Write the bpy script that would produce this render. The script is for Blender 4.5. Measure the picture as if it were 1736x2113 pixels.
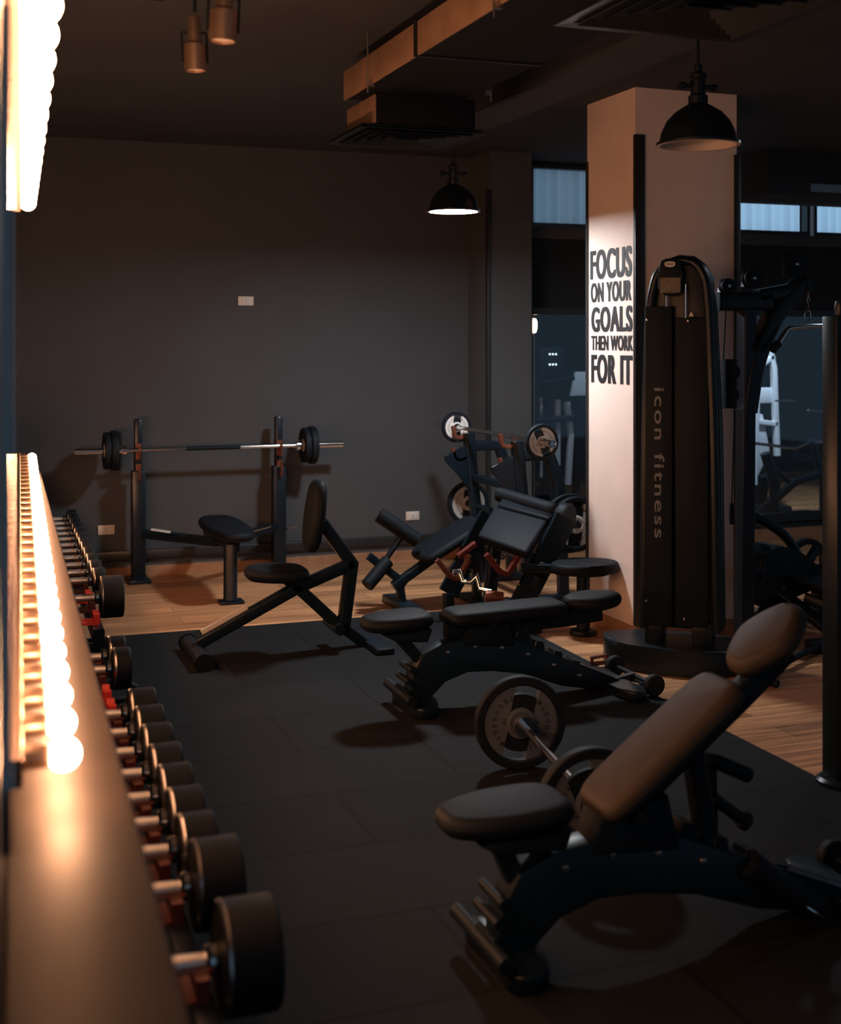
import bpy, bmesh, math, random
from mathutils import Vector, Matrix
random.seed(7)
PI = math.pi
for o in list(bpy.data.objects):
    bpy.data.objects.remove(o)
scene = bpy.context.scene
COL = scene.collection

# ---------------------------------------------------------------- camera
F, TH, EYE = 2650.0, math.radians(19.9), 1.65
SN, CS = math.sin(TH), math.cos(TH)
cam_d = bpy.data.cameras.new('camera')
cam = bpy.data.objects.new('camera', cam_d); COL.objects.link(cam)
cam.location = (0, 0, EYE)
cam.rotation_euler = (PI/2, 0, -TH)
cam_d.sensor_width = 36.0
cam_d.lens = 36.0*F/2113.0
cam_d.shift_y = -354.5/2113.0
cam_d.clip_start = 0.02
cam_d.dof.use_dof = True
cam_d.dof.focus_distance = 6.2
cam_d.dof.aperture_fstop = 2.6
scene.camera = cam

# ---------------------------------------------------------------- world, exposure
w = bpy.data.worlds.new('world'); scene.world = w; w.use_nodes = True
bg = w.node_tree.nodes['Background']
bg.inputs[0].default_value = (0.27, 0.44, 0.62, 1)
bg.inputs[1].default_value = 0.27
scene.view_settings.view_transform = 'Standard'
scene.view_settings.look = 'None'
scene.view_settings.gamma = 1.0
scene.view_settings.use_curve_mapping = False
scene.view_settings.exposure = 0.0

BULB = 165.0        # radiance of the vanity bulbs
PEND = 320.0        # radiance of the lit pendant's diffuser
def area(name, loc, rot, size, power, col, shape='RECTANGLE', size_y=None):
    l = bpy.data.lights.new(name, 'AREA'); l.energy = power; l.color = col
    l.shape = shape; l.size = size
    if size_y: l.size_y = size_y
    o = bpy.data.objects.new(name, l); COL.objects.link(o)
    o.location = loc; o.rotation_euler = rot
    return o

# ---------------------------------------------------------------- helpers
def P(px, py, Y=None, X=None, z=None, Z=None):
    """point of the room seen at a pixel of the photograph, on a given plane"""
    a = (px-868)/F; dx = SN+CS*a; dy = CS-SN*a; dz = (702-py)/F
    if Z is None:
        Z = Y/dy if Y is not None else X/dx if X is not None else (z-EYE)/dz
    return Vector((dx*Z, dy*Z, EYE+dz*Z))

def mat(name, col, rough=0.5, metal=0.0, spec=0.5, emit=None, es=0.0, noise=None, bump=None, coat=0.0):
    m = bpy.data.materials.new(name); m.use_nodes = True
    nt = m.node_tree; b = nt.nodes['Principled BSDF']
    b.inputs['Base Color'].default_value = (*col, 1)
    b.inputs['Roughness'].default_value = rough
    b.inputs['Metallic'].default_value = metal
    b.inputs['Specular IOR Level'].default_value = spec
    b.inputs['Coat Weight'].default_value = coat
    if emit:
        b.inputs['Emission Color'].default_value = (*emit, 1)
        b.inputs['Emission Strength'].default_value = es
    tc = nt.nodes.new('ShaderNodeTexCoord')
    if noise:
        sc_, amt = noise
        n = nt.nodes.new('ShaderNodeTexNoise'); n.inputs['Scale'].default_value = sc_; n.inputs['Detail'].default_value = 6
        nt.links.new(tc.outputs['Object'], n.inputs['Vector'])
        r = nt.nodes.new('ShaderNodeMapRange'); r.inputs['From Min'].default_value = 0.3; r.inputs['From Max'].default_value = 0.7
        r.inputs['To Min'].default_value = 1-amt; r.inputs['To Max'].default_value = 1+amt
        nt.links.new(n.outputs['Fac'], r.inputs['Value'])
        mx = nt.nodes.new('ShaderNodeVectorMath'); mx.operation = 'SCALE'
        mx.inputs[0].default_value = col
        nt.links.new(r.outputs[0], mx.inputs['Scale'])
        nt.links.new(mx.outputs[0], b.inputs['Base Color'])
    if bump:
        sc_, st = bump
        n = nt.nodes.new('ShaderNodeTexNoise'); n.inputs['Scale'].default_value = sc_; n.inputs['Detail'].default_value = 4
        nt.links.new(tc.outputs['Object'], n.inputs['Vector'])
        bp = nt.nodes.new('ShaderNodeBump'); bp.inputs['Strength'].default_value = st; bp.inputs['Distance'].default_value = 0.002
        nt.links.new(n.outputs['Fac'], bp.inputs['Height'])
        nt.links.new(bp.outputs[0], b.inputs['Normal'])
    return m

def wood_mat(name, dark, light, plank_w, plank_l, rough, along='X'):
    m = bpy.data.materials.new(name); m.use_nodes = True
    nt = m.node_tree; L = nt.links.new; b = nt.nodes['Principled BSDF']
    tc = nt.nodes.new('ShaderNodeTexCoord')
    src = tc.outputs['Object']
    br = nt.nodes.new('ShaderNodeTexBrick')
    br.inputs['Scale'].default_value = 1.0; br.inputs['Brick Width'].default_value = plank_l
    br.inputs['Row Height'].default_value = plank_w; br.inputs['Mortar Size'].default_value = 0.0015
    br.inputs['Color1'].default_value = (0, 0, 0, 1); br.inputs['Color2'].default_value = (1, 1, 1, 1)
    br.inputs['Mortar'].default_value = (0.0, 0.0, 0.0, 1); br.inputs['Bias'].default_value = 0
    br.offset = 0.37
    L(src, br.inputs['Vector'])
    mp = nt.nodes.new('ShaderNodeMapping'); mp.inputs['Scale'].default_value = (1.2, 26, 26) if along == 'X' else (26, 1.2, 26)
    L(src, mp.inputs['Vector'])
    n = nt.nodes.new('ShaderNodeTexNoise'); n.inputs['Scale'].default_value = 1.6; n.inputs['Detail'].default_value = 8
    n.inputs['Distortion'].default_value = 0.8
    L(mp.outputs[0], n.inputs['Vector'])
    add = nt.nodes.new('ShaderNodeMath'); add.operation = 'MULTIPLY_ADD'; add.inputs[1].default_value = 0.35
    L(br.outputs['Color'], add.inputs[0])
    sc_ = nt.nodes.new('ShaderNodeMapRange'); sc_.inputs['From Min'].default_value = 0.3; sc_.inputs['From Max'].default_value = 0.7
    sc_.inputs['To Min'].default_value = 0; sc_.inputs['To Max'].default_value = 0.65
    L(n.outputs['Fac'], sc_.inputs['Value']); L(sc_.outputs[0], add.inputs[2])
    cr = nt.nodes.new('ShaderNodeValToRGB')
    cr.color_ramp.elements[0].color = (*dark, 1); cr.color_ramp.elements[1].color = (*light, 1)
    L(add.outputs[0], cr.inputs['Fac'])
    mx = nt.nodes.new('ShaderNodeMix'); mx.data_type = 'RGBA'; mx.inputs['B'].default_value = (dark[0]*.3, dark[1]*.3, dark[2]*.3, 1)
    L(br.outputs['Fac'], mx.inputs['Factor']); L(cr.outputs[0], mx.inputs['A'])
    L(mx.outputs['Result'], b.inputs['Base Color'])
    b.inputs['Roughness'].default_value = rough
    return m

def rubber_mat():
    m = bpy.data.materials.new('rubber tiles'); m.use_nodes = True
    nt = m.node_tree; L = nt.links.new; b = nt.nodes['Principled BSDF']
    tc = nt.nodes.new('ShaderNodeTexCoord')
    mp = nt.nodes.new('ShaderNodeMapping'); mp.inputs['Location'].default_value = (0.21, 0.02, 0)
    L(tc.outputs['Object'], mp.inputs['Vector'])
    br = nt.nodes.new('ShaderNodeTexBrick')
    br.inputs['Scale'].default_value = 1; br.inputs['Brick Width'].default_value = 1.0; br.inputs['Row Height'].default_value = 0.5
    br.inputs['Mortar Size'].default_value = 0.009; br.inputs['Mortar Smooth'].default_value = 0.3
    br.inputs['Color1'].default_value = (0.0034, 0.0050, 0.0066, 1); br.inputs['Color2'].default_value = (0.0070, 0.0092, 0.0116, 1)
    br.inputs['Mortar'].default_value = (0.0003, 0.0003, 0.0003, 1)
    L(mp.outputs[0], br.inputs['Vector'])
    n = nt.nodes.new('ShaderNodeTexNoise'); n.inputs['Scale'].default_value = 260; n.inputs['Detail'].default_value = 3
    L(tc.outputs['Object'], n.inputs['Vector'])
    n2 = nt.nodes.new('ShaderNodeTexNoise'); n2.inputs['Scale'].default_value = 2.2; n2.inputs['Detail'].default_value = 5
    L(tc.outputs['Object'], n2.inputs['Vector'])
    mu = nt.nodes.new('ShaderNodeMath'); mu.operation = 'MULTIPLY_ADD'; mu.inputs[1].default_value = 1.2; mu.inputs[2].default_value = -0.1
    L(n.outputs['Fac'], mu.inputs[0])
    mu2 = nt.nodes.new('ShaderNodeMath'); mu2.operation = 'MULTIPLY'
    mr = nt.nodes.new('ShaderNodeMapRange'); mr.inputs['From Min'].default_value = .3; mr.inputs['From Max'].default_value = .7
    mr.inputs['To Min'].default_value = 1.2; mr.inputs['To Max'].default_value = 2.4
    L(n2.outputs['Fac'], mr.inputs['Value'])
    L(mu.outputs[0], mu2.inputs[0]); L(mr.outputs[0], mu2.inputs[1])
    sc_ = nt.nodes.new('ShaderNodeVectorMath'); sc_.operation = 'SCALE'
    L(br.outputs['Color'], sc_.inputs[0]); L(mu2.outputs[0], sc_.inputs['Scale'])
    L(sc_.outputs[0], b.inputs['Base Color'])
    b.inputs['Roughness'].default_value = 0.8
    b.inputs['Specular IOR Level'].default_value = 0.2
    bp = nt.nodes.new('ShaderNodeBump'); bp.inputs['Strength'].default_value = .5; bp.inputs['Distance'].default_value = 0.003
    L(n.outputs['Fac'], bp.inputs['Height']); L(bp.outputs[0], b.inputs['Normal'])
    return m

def glass_mat(name, tint=(0.9, 0.95, 1.0), refl=0.10):
    m = bpy.data.materials.new(name); m.use_nodes = True
    nt = m.node_tree; L = nt.links.new
    nt.nodes.remove(nt.nodes['Principled BSDF'])
    out = nt.nodes['Material Output']
    t = nt.nodes.new('ShaderNodeBsdfTransparent'); t.inputs[0].default_value = (*tint, 1)
    g = nt.nodes.new('ShaderNodeBsdfGlossy'); g.inputs['Roughness'].default_value = 0.02
    mx = nt.nodes.new('ShaderNodeMixShader'); mx.inputs[0].default_value = refl
    L(t.outputs[0], mx.inputs[1]); L(g.outputs[0], mx.inputs[2]); L(mx.outputs[0], out.inputs['Surface'])
    return m

def emis(name, col, s):
    m = bpy.data.materials.new(name); m.use_nodes = True
    nt = m.node_tree; nt.nodes.remove(nt.nodes['Principled BSDF'])
    e = nt.nodes.new('ShaderNodeEmission'); e.inputs[0].default_value = (*col, 1); e.inputs[1].default_value = s
    nt.links.new(e.outputs[0], nt.nodes['Material Output'].inputs['Surface'])
    return m

M = dict(
    wall=mat('charcoal wall paint', (0.055, 0.060, 0.067), 0.85, noise=(3, .06), bump=(60, .15)),
    pilaster=mat('grey wall paint', (0.060, 0.066, 0.070), 0.85, noise=(3, .06), bump=(60, .15)),
    ceil=mat('dark ceiling paint', (0.022, 0.029, 0.040), 0.9, noise=(2, .15)),
    column=mat('cream column paint', (0.74, 0.62, 0.55), 0.6, noise=(5, .04), bump=(50, .1)),
    wood=wood_mat('wood plank floor', (0.10, 0.038, 0.016), (0.74, 0.385, 0.185), 0.16, 1.25, 0.42),
    skirt=mat('wood skirting', (0.33, 0.17, 0.09), 0.45, noise=(12, .2)),
    ledge=mat('lacquered ledge wood', (0.016, 0.011, 0.008), 0.5, spec=.10, noise=(6, .12)),
    rubber=rubber_mat(),
    blackmetal=mat('black powder coated steel', (0.004, 0.010, 0.017), 0.34, spec=.35),
    matteblack=mat('matte black plastic', (0.003, 0.009, 0.015), 0.6, spec=.2),
    glossblack=mat('glossy black plastic', (0.003, 0.009, 0.015), 0.36, spec=.35),
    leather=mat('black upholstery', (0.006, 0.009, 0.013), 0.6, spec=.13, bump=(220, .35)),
    leather_lit=mat('warm-lit black upholstery', (0.036, 0.028, 0.022), 0.6, spec=.25, bump=(260, .35)),  # lit copy of the black upholstery, warm lamplight put into the colour
    rubberblack=mat('black rubber', (0.003, 0.007, 0.012), 0.65, spec=.25),
    chrome=mat('chrome', (0.80, 0.79, 0.78), 0.14, metal=1.0),
    knurl=mat('knurled steel', (0.85, 0.82, 0.78), 0.42, metal=.85),
    darkplate=mat('dark grey plate enamel', (0.075, 0.088, 0.106), 0.55, spec=.3),
    steel=mat('brushed steel', (0.55, 0.52, 0.50), 0.3, metal=1.0),
    copper=mat('copper coloured steel', (0.24, 0.085, 0.055), 0.35, metal=.7),
    darkred=mat('dark red brown plastic', (0.10, 0.02, 0.014), 0.5),
    dullred=mat('dull red plastic', (0.10, 0.018, 0.012), 0.5, spec=.3),
    ductshade=mat('shaded duct black', (0.006, 0.009, 0.013), 0.8, spec=.1),  # underside and front of the brown duct, shade put into the colour
    red=mat('red plastic', (0.80, 0.055, 0.025), 0.45),
    greyplate=mat('grey plate enamel', (0.34, 0.33, 0.32), 0.5),
    whiteplate=mat('white plate enamel', (0.62, 0.62, 0.60), 0.5),
    ink=mat('black lettering', (0.012, 0.012, 0.014), 0.6),
    greyink=mat('grey lettering', (0.15, 0.18, 0.21), 0.5),
    sign=mat('pale label', (0.55, 0.52, 0.48), 0.5),
    chart=mat('faded chart', (0.10, 0.085, 0.065), 0.5, noise=(70, .35)),
    socket=mat('ivory socket plastic', (0.62, 0.58, 0.53), 0.4),
    duct=mat('lit duct brown', (0.24, 0.145, 0.09), 0.7, noise=(5, .25)),  # side of the duct that catches light, brightness put into the colour
    louver=mat('dark grey louver metal', (0.012, 0.016, 0.020), 0.35, metal=.3),
    lampblack=mat('black enamel lamp', (0.005, 0.009, 0.013), 0.3),
    lampin=mat('lamp interior enamel', (0.35, 0.30, 0.27), 0.5),
    bulb=emis('warm bulb glow', (1.0, 0.46, 0.23), BULB),
    pend=emis('cool diffuser glow', (0.93, 0.96, 1.0), PEND),
    curtain=mat('pale curtain', (0.30, 0.42, 0.52), 0.9),
    mirror=mat('mirror', (0.75, 0.78, 0.8), 0.03, metal=1.0),
    glass=glass_mat('partition glass'),
    tube=glass_mat('lamp glass', (0.9, .8, .7), .2),
    whitemachine=mat('white machine paint', (0.78, 0.80, 0.82), 0.4),
    farwall=mat('slate wall', (0.012, 0.016, 0.020), 0.9),
    bronze=mat('satin bronze metal', (0.42, 0.30, 0.22), 0.35, metal=.9),
    baseblack=mat('black baseboard paint', (0.018, 0.019, 0.021), 0.4),
)
# curtain lets the window light through
_nt = M['curtain'].node_tree; _b = _nt.nodes['Principled BSDF']
_b.inputs['Transmission Weight'].default_value = 0.0
_t = _nt.nodes.new('ShaderNodeBsdfTranslucent'); _t.inputs[0].default_value = (0.55, 0.75, 0.9, 1)
_mx = _nt.nodes.new('ShaderNodeMixShader'); _mx.inputs[0].default_value = .6
_nt.links.new(_b.outputs[0], _mx.inputs[1]); _nt.links.new(_t.outputs[0], _mx.inputs[2])
_nt.links.new(_mx.outputs[0], _nt.nodes['Material Output'].inputs['Surface'])

ORG = {}
def root(name, label, cat, loc, group=None, kind=None):
    o = bpy.data.objects.new(name, None); COL.objects.link(o)
    o.empty_display_size = 0.1
    o.location = loc; ORG[o.name] = Vector(loc)
    o['label'] = label; o['category'] = cat
    if group: o['group'] = group
    if kind: o['kind'] = kind
    return o
def obj(name, bm, m, parent=None, label=None, cat=None, group=None, kind=None, smooth=35, origin=None):
    """link the bmesh (world coordinates) as one object"""
    org = ORG[parent.name] if parent else Vector(origin) if origin is not None else Vector((0, 0, 0))
    if org.length: bmesh.ops.translate(bm, verts=bm.verts, vec=-org)
    bmesh.ops.recalc_face_normals(bm, faces=bm.faces)
    me = bpy.data.meshes.new(name); bm.to_mesh(me); bm.free()
    if smooth:
        for p in me.polygons: p.use_smooth = True
        me.set_sharp_from_angle(angle=math.radians(smooth))
    me.materials.append(M[m] if isinstance(m, str) else m)
    o = bpy.data.objects.new(name, me); COL.objects.link(o)
    if parent: o.parent = parent
    else: o.location = org
    ORG[o.name] = org
    if label: o['label'] = label
    if cat: o['category'] = cat
    if group: o['group'] = group
    if kind: o['kind'] = kind
    return o
def struct(name, bm, m, label=None, smooth=35):
    return obj(name, bm, m, kind='structure', label=label, smooth=smooth)
def B(): return bmesh.new()

def box(bm, x0, x1, y0, y1, z0, z1, bev=0.0, mtx=None):
    vs = [bm.verts.new((x, y, z)) for x in (x0, x1) for y in (y0, y1) for z in (z0, z1)]
    q = [(0, 1, 3, 2), (4, 6, 7, 5), (0, 4, 5, 1), (2, 3, 7, 6), (0, 2, 6, 4), (1, 5, 7, 3)]
    fs = [bm.faces.new([vs[i] for i in f]) for f in q]
    if bev:
        es = list({e for f in fs for e in f.edges})
        r = bmesh.ops.bevel(bm, geom=es, offset=bev, segments=2, profile=.5, affect='EDGES')
        vs = list({v for f in r['faces'] for v in f.verts} | {v for v in vs if v.is_valid})
    if mtx is not None: bmesh.ops.transform(bm, matrix=mtx, verts=[v for v in vs if v.is_valid])
    return bm
def frame(d, up=Vector((0, 0, 1))):
    d = d.normalized()
    if abs(d.dot(up)) > .995: up = Vector((0, 1, 0))
    a = up.cross(d).normalized(); b = d.cross(a).normalized()
    return a, b
def sweep(bm, pts, section, up=Vector((0, 0, 1)), cap=True, scales=None):
    pts = [Vector(p) for p in pts]; rings = []
    for i, p in enumerate(pts):
        if i == 0: d = pts[1]-p
        elif i == len(pts)-1: d = p-pts[i-1]
        else:
            d1 = (p-pts[i-1]).normalized(); d2 = (pts[i+1]-p).normalized(); d = d1+d2
            if d.length < 1e-4: d = d1
        a, b = frame(d, up)
        k = 1.0
        s = scales[i] if scales else 1.0
        if 0 < i < len(pts)-1:
            k = 1/max(.35, math.cos(d1.angle(d2)/2)); bend = (d2-d1)
            if bend.length > 1e-4:
                bend.normalize()
                ring = []
                for u, v in section:
                    q = a*u*s+b*v*s; cpt = bend*q.dot(bend)
                    ring.append(bm.verts.new(p+q+cpt*(k-1)))
                rings.append(ring); continue
        rings.append([bm.verts.new(p+a*u*s+b*v*s) for u, v in section])
    n = len(section)
    for r0, r1 in zip(rings, rings[1:]):
        for j in range(n):
            bm.faces.new((r0[j], r0[(j+1) % n], r1[(j+1) % n], r1[j]))
    if cap:
        bm.faces.new(rings[0][::-1]); bm.faces.new(rings[-1])
    return bm
def circ(r, n=16): return [(r*math.cos(2*PI*i/n), r*math.sin(2*PI*i/n)) for i in range(n)]
def rrect(w_, h_, r=None, n=3):
    r = r if r is not None else min(w_, h_)*.18
    o = []
    for cx, cy, a0 in ((w_/2-r, h_/2-r, 0), (-w_/2+r, h_/2-r, PI/2), (-w_/2+r, -h_/2+r, PI), (w_/2-r, -h_/2+r, 1.5*PI)):
        for i in range(n+1):
            a = a0+PI/2*i/n; o.append((cx+r*math.cos(a), cy+r*math.sin(a)))
    return o
def rod(bm, a, b, r, n=16): return sweep(bm, [a, b], circ(r, n))
def bar(bm, pts, w_, h_, up=Vector((0, 0, 1))): return sweep(bm, pts, rrect(w_, h_), up)
def arc_pts(pts, seg=6, r=.5):
    """round the corners of a polyline"""
    pts = [Vector(p) for p in pts]; out = [pts[0]]
    for i in range(1, len(pts)-1):
        p0, p1, p2 = pts[i-1], pts[i], pts[i+1]
        a = p1+(p0-p1)*r*.5; b = p1+(p2-p1)*r*.5
        for k in range(seg+1):
            t = k/seg; out.append(a*(1-t)**2+p1*2*t*(1-t)+b*t*t)
    out.append(pts[-1]); return out
def lathe(bm, prof, base, axis=Vector((0, 0, 1)), n=32):
    axis = Vector(axis).normalized(); a, b = frame(axis, Vector((0, 1, 0)) if abs(axis.y) < .9 else Vector((0, 0, 1)))
    base = Vector(base); rings = []
    for r, h in prof:
        if r < 1e-5: rings.append([bm.verts.new(base+axis*h)])
        else: rings.append([bm.verts.new(base+axis*h+(a*math.cos(2*PI*i/n)+b*math.sin(2*PI*i/n))*r) for i in range(n)])
    for r0, r1 in zip(rings, rings[1:]):
        for j in range(n):
            k = (j+1) % n
            if len(r0) == 1 and len(r1) == 1: break
            if len(r0) == 1: bm.faces.new((r0[0], r1[j], r1[k]))
            elif len(r1) == 1: bm.faces.new((r0[j], r1[0], r0[k]))
            else: bm.faces.new((r0[j], r0[k], r1[k], r1[j]))
    return bm
def prism(bm, outline, org, u, v, nrm, t, bev=0.0, seg=3):
    """outline (2D in u,v) extruded by t along nrm starting at org"""
    u, v, nrm = Vector(u), Vector(v), Vector(nrm); org = Vector(org)
    lo = [bm.verts.new(org+u*a+v*b) for a, b in outline]
    hi = [bm.verts.new(org+u*a+v*b+nrm*t) for a, b in outline]
    n = len(lo)
    f0 = bm.faces.new(lo[::-1]); f1 = bm.faces.new(hi)
    for j in range(n): bm.faces.new((lo[j], lo[(j+1) % n], hi[(j+1) % n], hi[j]))
    if bev:
        es = list(f0.edges)+list(f1.edges)
        bmesh.ops.bevel(bm, geom=es, offset=bev, segments=seg, profile=.5, affect='EDGES')
    return bm
def smooth_outline(pts, it=2):
    for _ in range(it):
        o = []
        for i in range(len(pts)):
            a, b = pts[i], pts[(i+1) % len(pts)]
            o.append((a[0]*.75+b[0]*.25, a[1]*.75+b[1]*.25)); o.append((a[0]*.25+b[0]*.75, a[1]*.25+b[1]*.75))
        pts = o
    return pts
def pad(bm, p0, p1, width, thick, wdir=Vector((0, 1, 0)), taper0=1.0, taper1=1.0, rnd=.3):
    """cushion whose top centre line runs p0 to p1, width along wdir; thickness hangs below"""
    p0, p1 = Vector(p0), Vector(p1); u = (p1-p0); Lg = u.length; u.normalize()
    v = Vector(wdir).normalized(); n = u.cross(v).normalized()
    if n.z < 0 or (abs(n.z) < .05 and n.x > 0): n = -n
    N = 72; out = []; h = width/2
    ex = 2/max(.35, min(1.0, rnd*2))          # superellipse exponent
    for k in range(N):
        a = 2*PI*k/N; c_, s_ = math.cos(a), math.sin(a)
        x = math.copysign(abs(c_)**(2/ex), c_); y = math.copysign(abs(s_)**(2/ex), s_)
        t = taper0+(1-taper0)*min(1, (x+1)/.9) if x < 0 else 1+(taper1-1)*max(0, (x-.1)/.9)
        out.append((x, y*t))
    r_ = min(thick*.45, h*.4); rings = []
    def ring(inx, off):
        sx, sy = (Lg/2-inx)/(Lg/2), (h-inx)/h
        return [bm.verts.new(p0+u*(Lg/2+x*sx*Lg/2)+v*(y*sy*h)+n*off) for x, y in out]
    for k in range(6): a = PI/2*k/5; rings.append(ring(r_*(1-math.sin(a)), -thick+r_*(1-math.cos(a))))
    for k in range(6): a = PI/2*k/5; rings.append(ring(r_*(1-math.cos(a)), -r_*1.25+r_*math.sin(a)))
    for f_ in (.45, .75): rings.append(ring(r_+(h-r_)*f_, -r_*.25+r_*.22*f_**.7))
    for r0, r1 in zip(rings, rings[1:]):
        for j in range(N): bm.faces.new((r0[j], r0[(j+1) % N], r1[(j+1) % N], r1[j]))
    bm.faces.new(rings[0][::-1]); bm.faces.new(rings[-1])
    return bm

def text_bm(s, org, right, up, width=None, height=None, thick=.002, bold=0.0, spacing=1.0, fat=0.0):
    cu = bpy.data.curves.new('t', 'FONT'); cu.body = s; cu.size = 1; cu.extrude = .5; cu.offset = bold; cu.space_character = spacing
    o = bpy.data.objects.new('t', cu); COL.objects.link(o)
    bpy.context.view_layer.update()
    me = bpy.data.meshes.new_from_object(o.evaluated_get(bpy.context.evaluated_depsgraph_get()))
    bpy.data.objects.remove(o); bpy.data.curves.remove(cu)
    bm = B(); bm.from_mesh(me)
    if fat:
        for k in (-1, -.5, .5, 1):
            m2 = me.copy(); m2.transform(Matrix.Translation((fat*k, 0, .004*k))); bm.from_mesh(m2); bpy.data.meshes.remove(m2)
    bpy.data.meshes.remove(me)
    xs = [v.co.x for v in bm.verts]; ys = [v.co.y for v in bm.verts]
    x0, x1, y0, y1 = min(xs), max(xs), min(ys), max(ys)
    sy = height/(y1-y0) if height else width/(x1-x0)
    sx = width/(x1-x0) if width else sy
    right, up, org = Vector(right).normalized(), Vector(up).normalized(), Vector(org); n = right.cross(up)
    for v in bm.verts:
        c = v.co.copy(); v.co = org+right*((c.x-x0)*sx)+up*((c.y-y0)*sy)+n*((c.z+.5)*thick)
    return bm
def join(bm, other):
    me = bpy.data.meshes.new('j'); other.to_mesh(me); other.free(); bm.from_mesh(me); bpy.data.meshes.remove(me); return bm
def copy_tree(o, parent=None):
    c = o.copy(); COL.objects.link(c); c.parent = parent
    for ch in list(o.children): copy_tree(ch, c)
    return c

# ================================================================ SETTING
YW = 9.1; HC = 3.04
def wallx(y): return -0.02+0.0445*y           # left wall line
b = B(); prism(b, [(wallx(-1.5), -1.5), (13.0, -1.5), (13.0, 14.0), (wallx(YW), 14.0), (wallx(YW), YW)], (0, 0, -.1), (1, 0, 0), (0, 1, 0), (0, 0, 1), .1)
struct('floor', b, 'wood', 'warm wood plank floor')
b = B(); prism(b, [(wallx(-.5), -.5), (3.04, -.5), (3.04, 7.26), (wallx(7.26), 7.26)], (0, 0, 0), (1, 0, 0), (0, 1, 0), (0, 0, 1), .012)
struct('floor_rubber', b, 'rubber', 'dark speckled rubber tile flooring')
b = B(); prism(b, [(-1.5, -1.5), (13.0, -1.5), (13.0, 14.0), (-1.5, 14.0)], (0, 0, HC), (1, 0, 0), (0, 1, 0), (0, 0, 1), .1)
struct('ceiling', b, 'ceil')
b = B(); prism(b, [(wallx(-1.5), -1.5), (wallx(YW), YW), (wallx(YW)-.3, YW), (wallx(-1.5)-.3, -1.5)], (0, 0, 0), (1, 0, 0), (0, 1, 0), (0, 0, 1), HC)
struct('wall_left', b, 'baseblack')
# back wall with pilaster, glazed partition and clerestory windows on its right
XO = 4.19                                     # opening starts
b = B(); box(b, wallx(YW)-.2, XO, YW, YW+.16, 0, HC)
struct('wall_back', b, 'wall', 'charcoal painted back wall')
b = B(); box(b, 3.68, 4.02, 8.68, YW, 0, HC)
struct('wall_pilaster', b, 'pilaster')
b = B(); box(b, 3.655, 3.68, 8.655, 8.70, .0, 2.75, bev=.004)
struct('trim_1', b, 'baseblack')
b = B(); box(b, XO, 9.0, YW, YW+.16, 1.88, 2.50); box(b, XO, 9.0, YW, YW+.16, 0, .16)
box(b, XO, 9.0, YW, YW+.16, 3.02, HC)
struct('wall_partition', b, 'farwall')
b = B(); box(b, 4.10, 8.9, YW-.05, YW-.002, 2.44, 2.53, bev=.006)
struct('trim_2', b, 'pilaster')
# frame of the glazed opening and its panes
b = B()
for x in (4.19, 5.55, 7.1, 8.6): box(b, x-.02, x+.03, YW-.01, YW+.05, .16, 1.90)
box(b, 4.17, 9.0, YW-.01, YW+.05, 1.85, 1.90); box(b, 4.17, 9.0, YW-.02, YW+.05, .13, .20)
struct('window_1', b, 'baseblack')
b = B(); box(b, 4.2, 8.98, YW+.015, YW+.023, .2, 1.86)
wp = obj('window_pane', b, 'glass', parent=bpy.data.objects['window_1'])
# clerestory windows
def clerestory(n, x0, x1):
    b = B()
    for xx in (x0-.03, x1): box(b, xx, xx+.03, YW-.02, YW+.05, 2.53, 3.02)
    box(b, x0, x1, YW-.02, YW+.05, 2.53, 2.565); box(b, x0, x1, YW-.02, YW+.05, 2.99, 3.02)
    wf = struct('window_%d' % n, b, 'baseblack')
    b = B(); nseg = int((x1-x0)/.012); top = []; bot = []
    for i in range(nseg+1):
        x = x0+(x1-x0)*i/nseg; y = YW+.07+.014*math.sin(x*2*PI/.095)+.006*math.sin(x*31)
        top.append(b.verts.new((x, y, 3.0))); bot.append(b.verts.new((x, y, 2.55)))
    for i in range(nseg): b.faces.new((top[i], top[i+1], bot[i+1], bot[i]))
    obj('curtain', b, 'curtain', parent=wf)
    b = B(); box(b, x0-.03, x1+.03, YW+.135, YW+.145, 2.51, 3.03)
    pane = obj('night_pane', b, emis('dim window light %d' % n, (0.66, 0.83, 1.0), 0.42 if n == 2 else 1.3), parent=wf)
clerestory(2, 4.22, 5.30)
clerestory(3, 5.40, 6.76)
clerestory(4, 6.86, 8.3)
# baseboards
b = B(); prism(b, [(0, 0), (.018, 0), (.018, .068), (.006, .075), (0, .075)], (wallx(YW), YW, 0), (0, -1, 0), (0, 0, 1), (1, 0, 0), 3.68-wallx(YW))
box(b, 3.66, 4.04, 8.66, 8.68, 0, .075); box(b, 3.66, 3.68, 8.68, YW, 0, .075)
struct('baseboard_back', b, 'skirt')
b = B(); box(b, 4.04, 9.0, YW-.018, YW-.001, 0, .075)
struct('baseboard_right', b, 'skirt')
b = B(); box(b, wallx(YW), 3.66, YW-.03, YW-.001, .12, .19, bev=.01)
struct('trim_3', b, 'baseblack')
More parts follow.
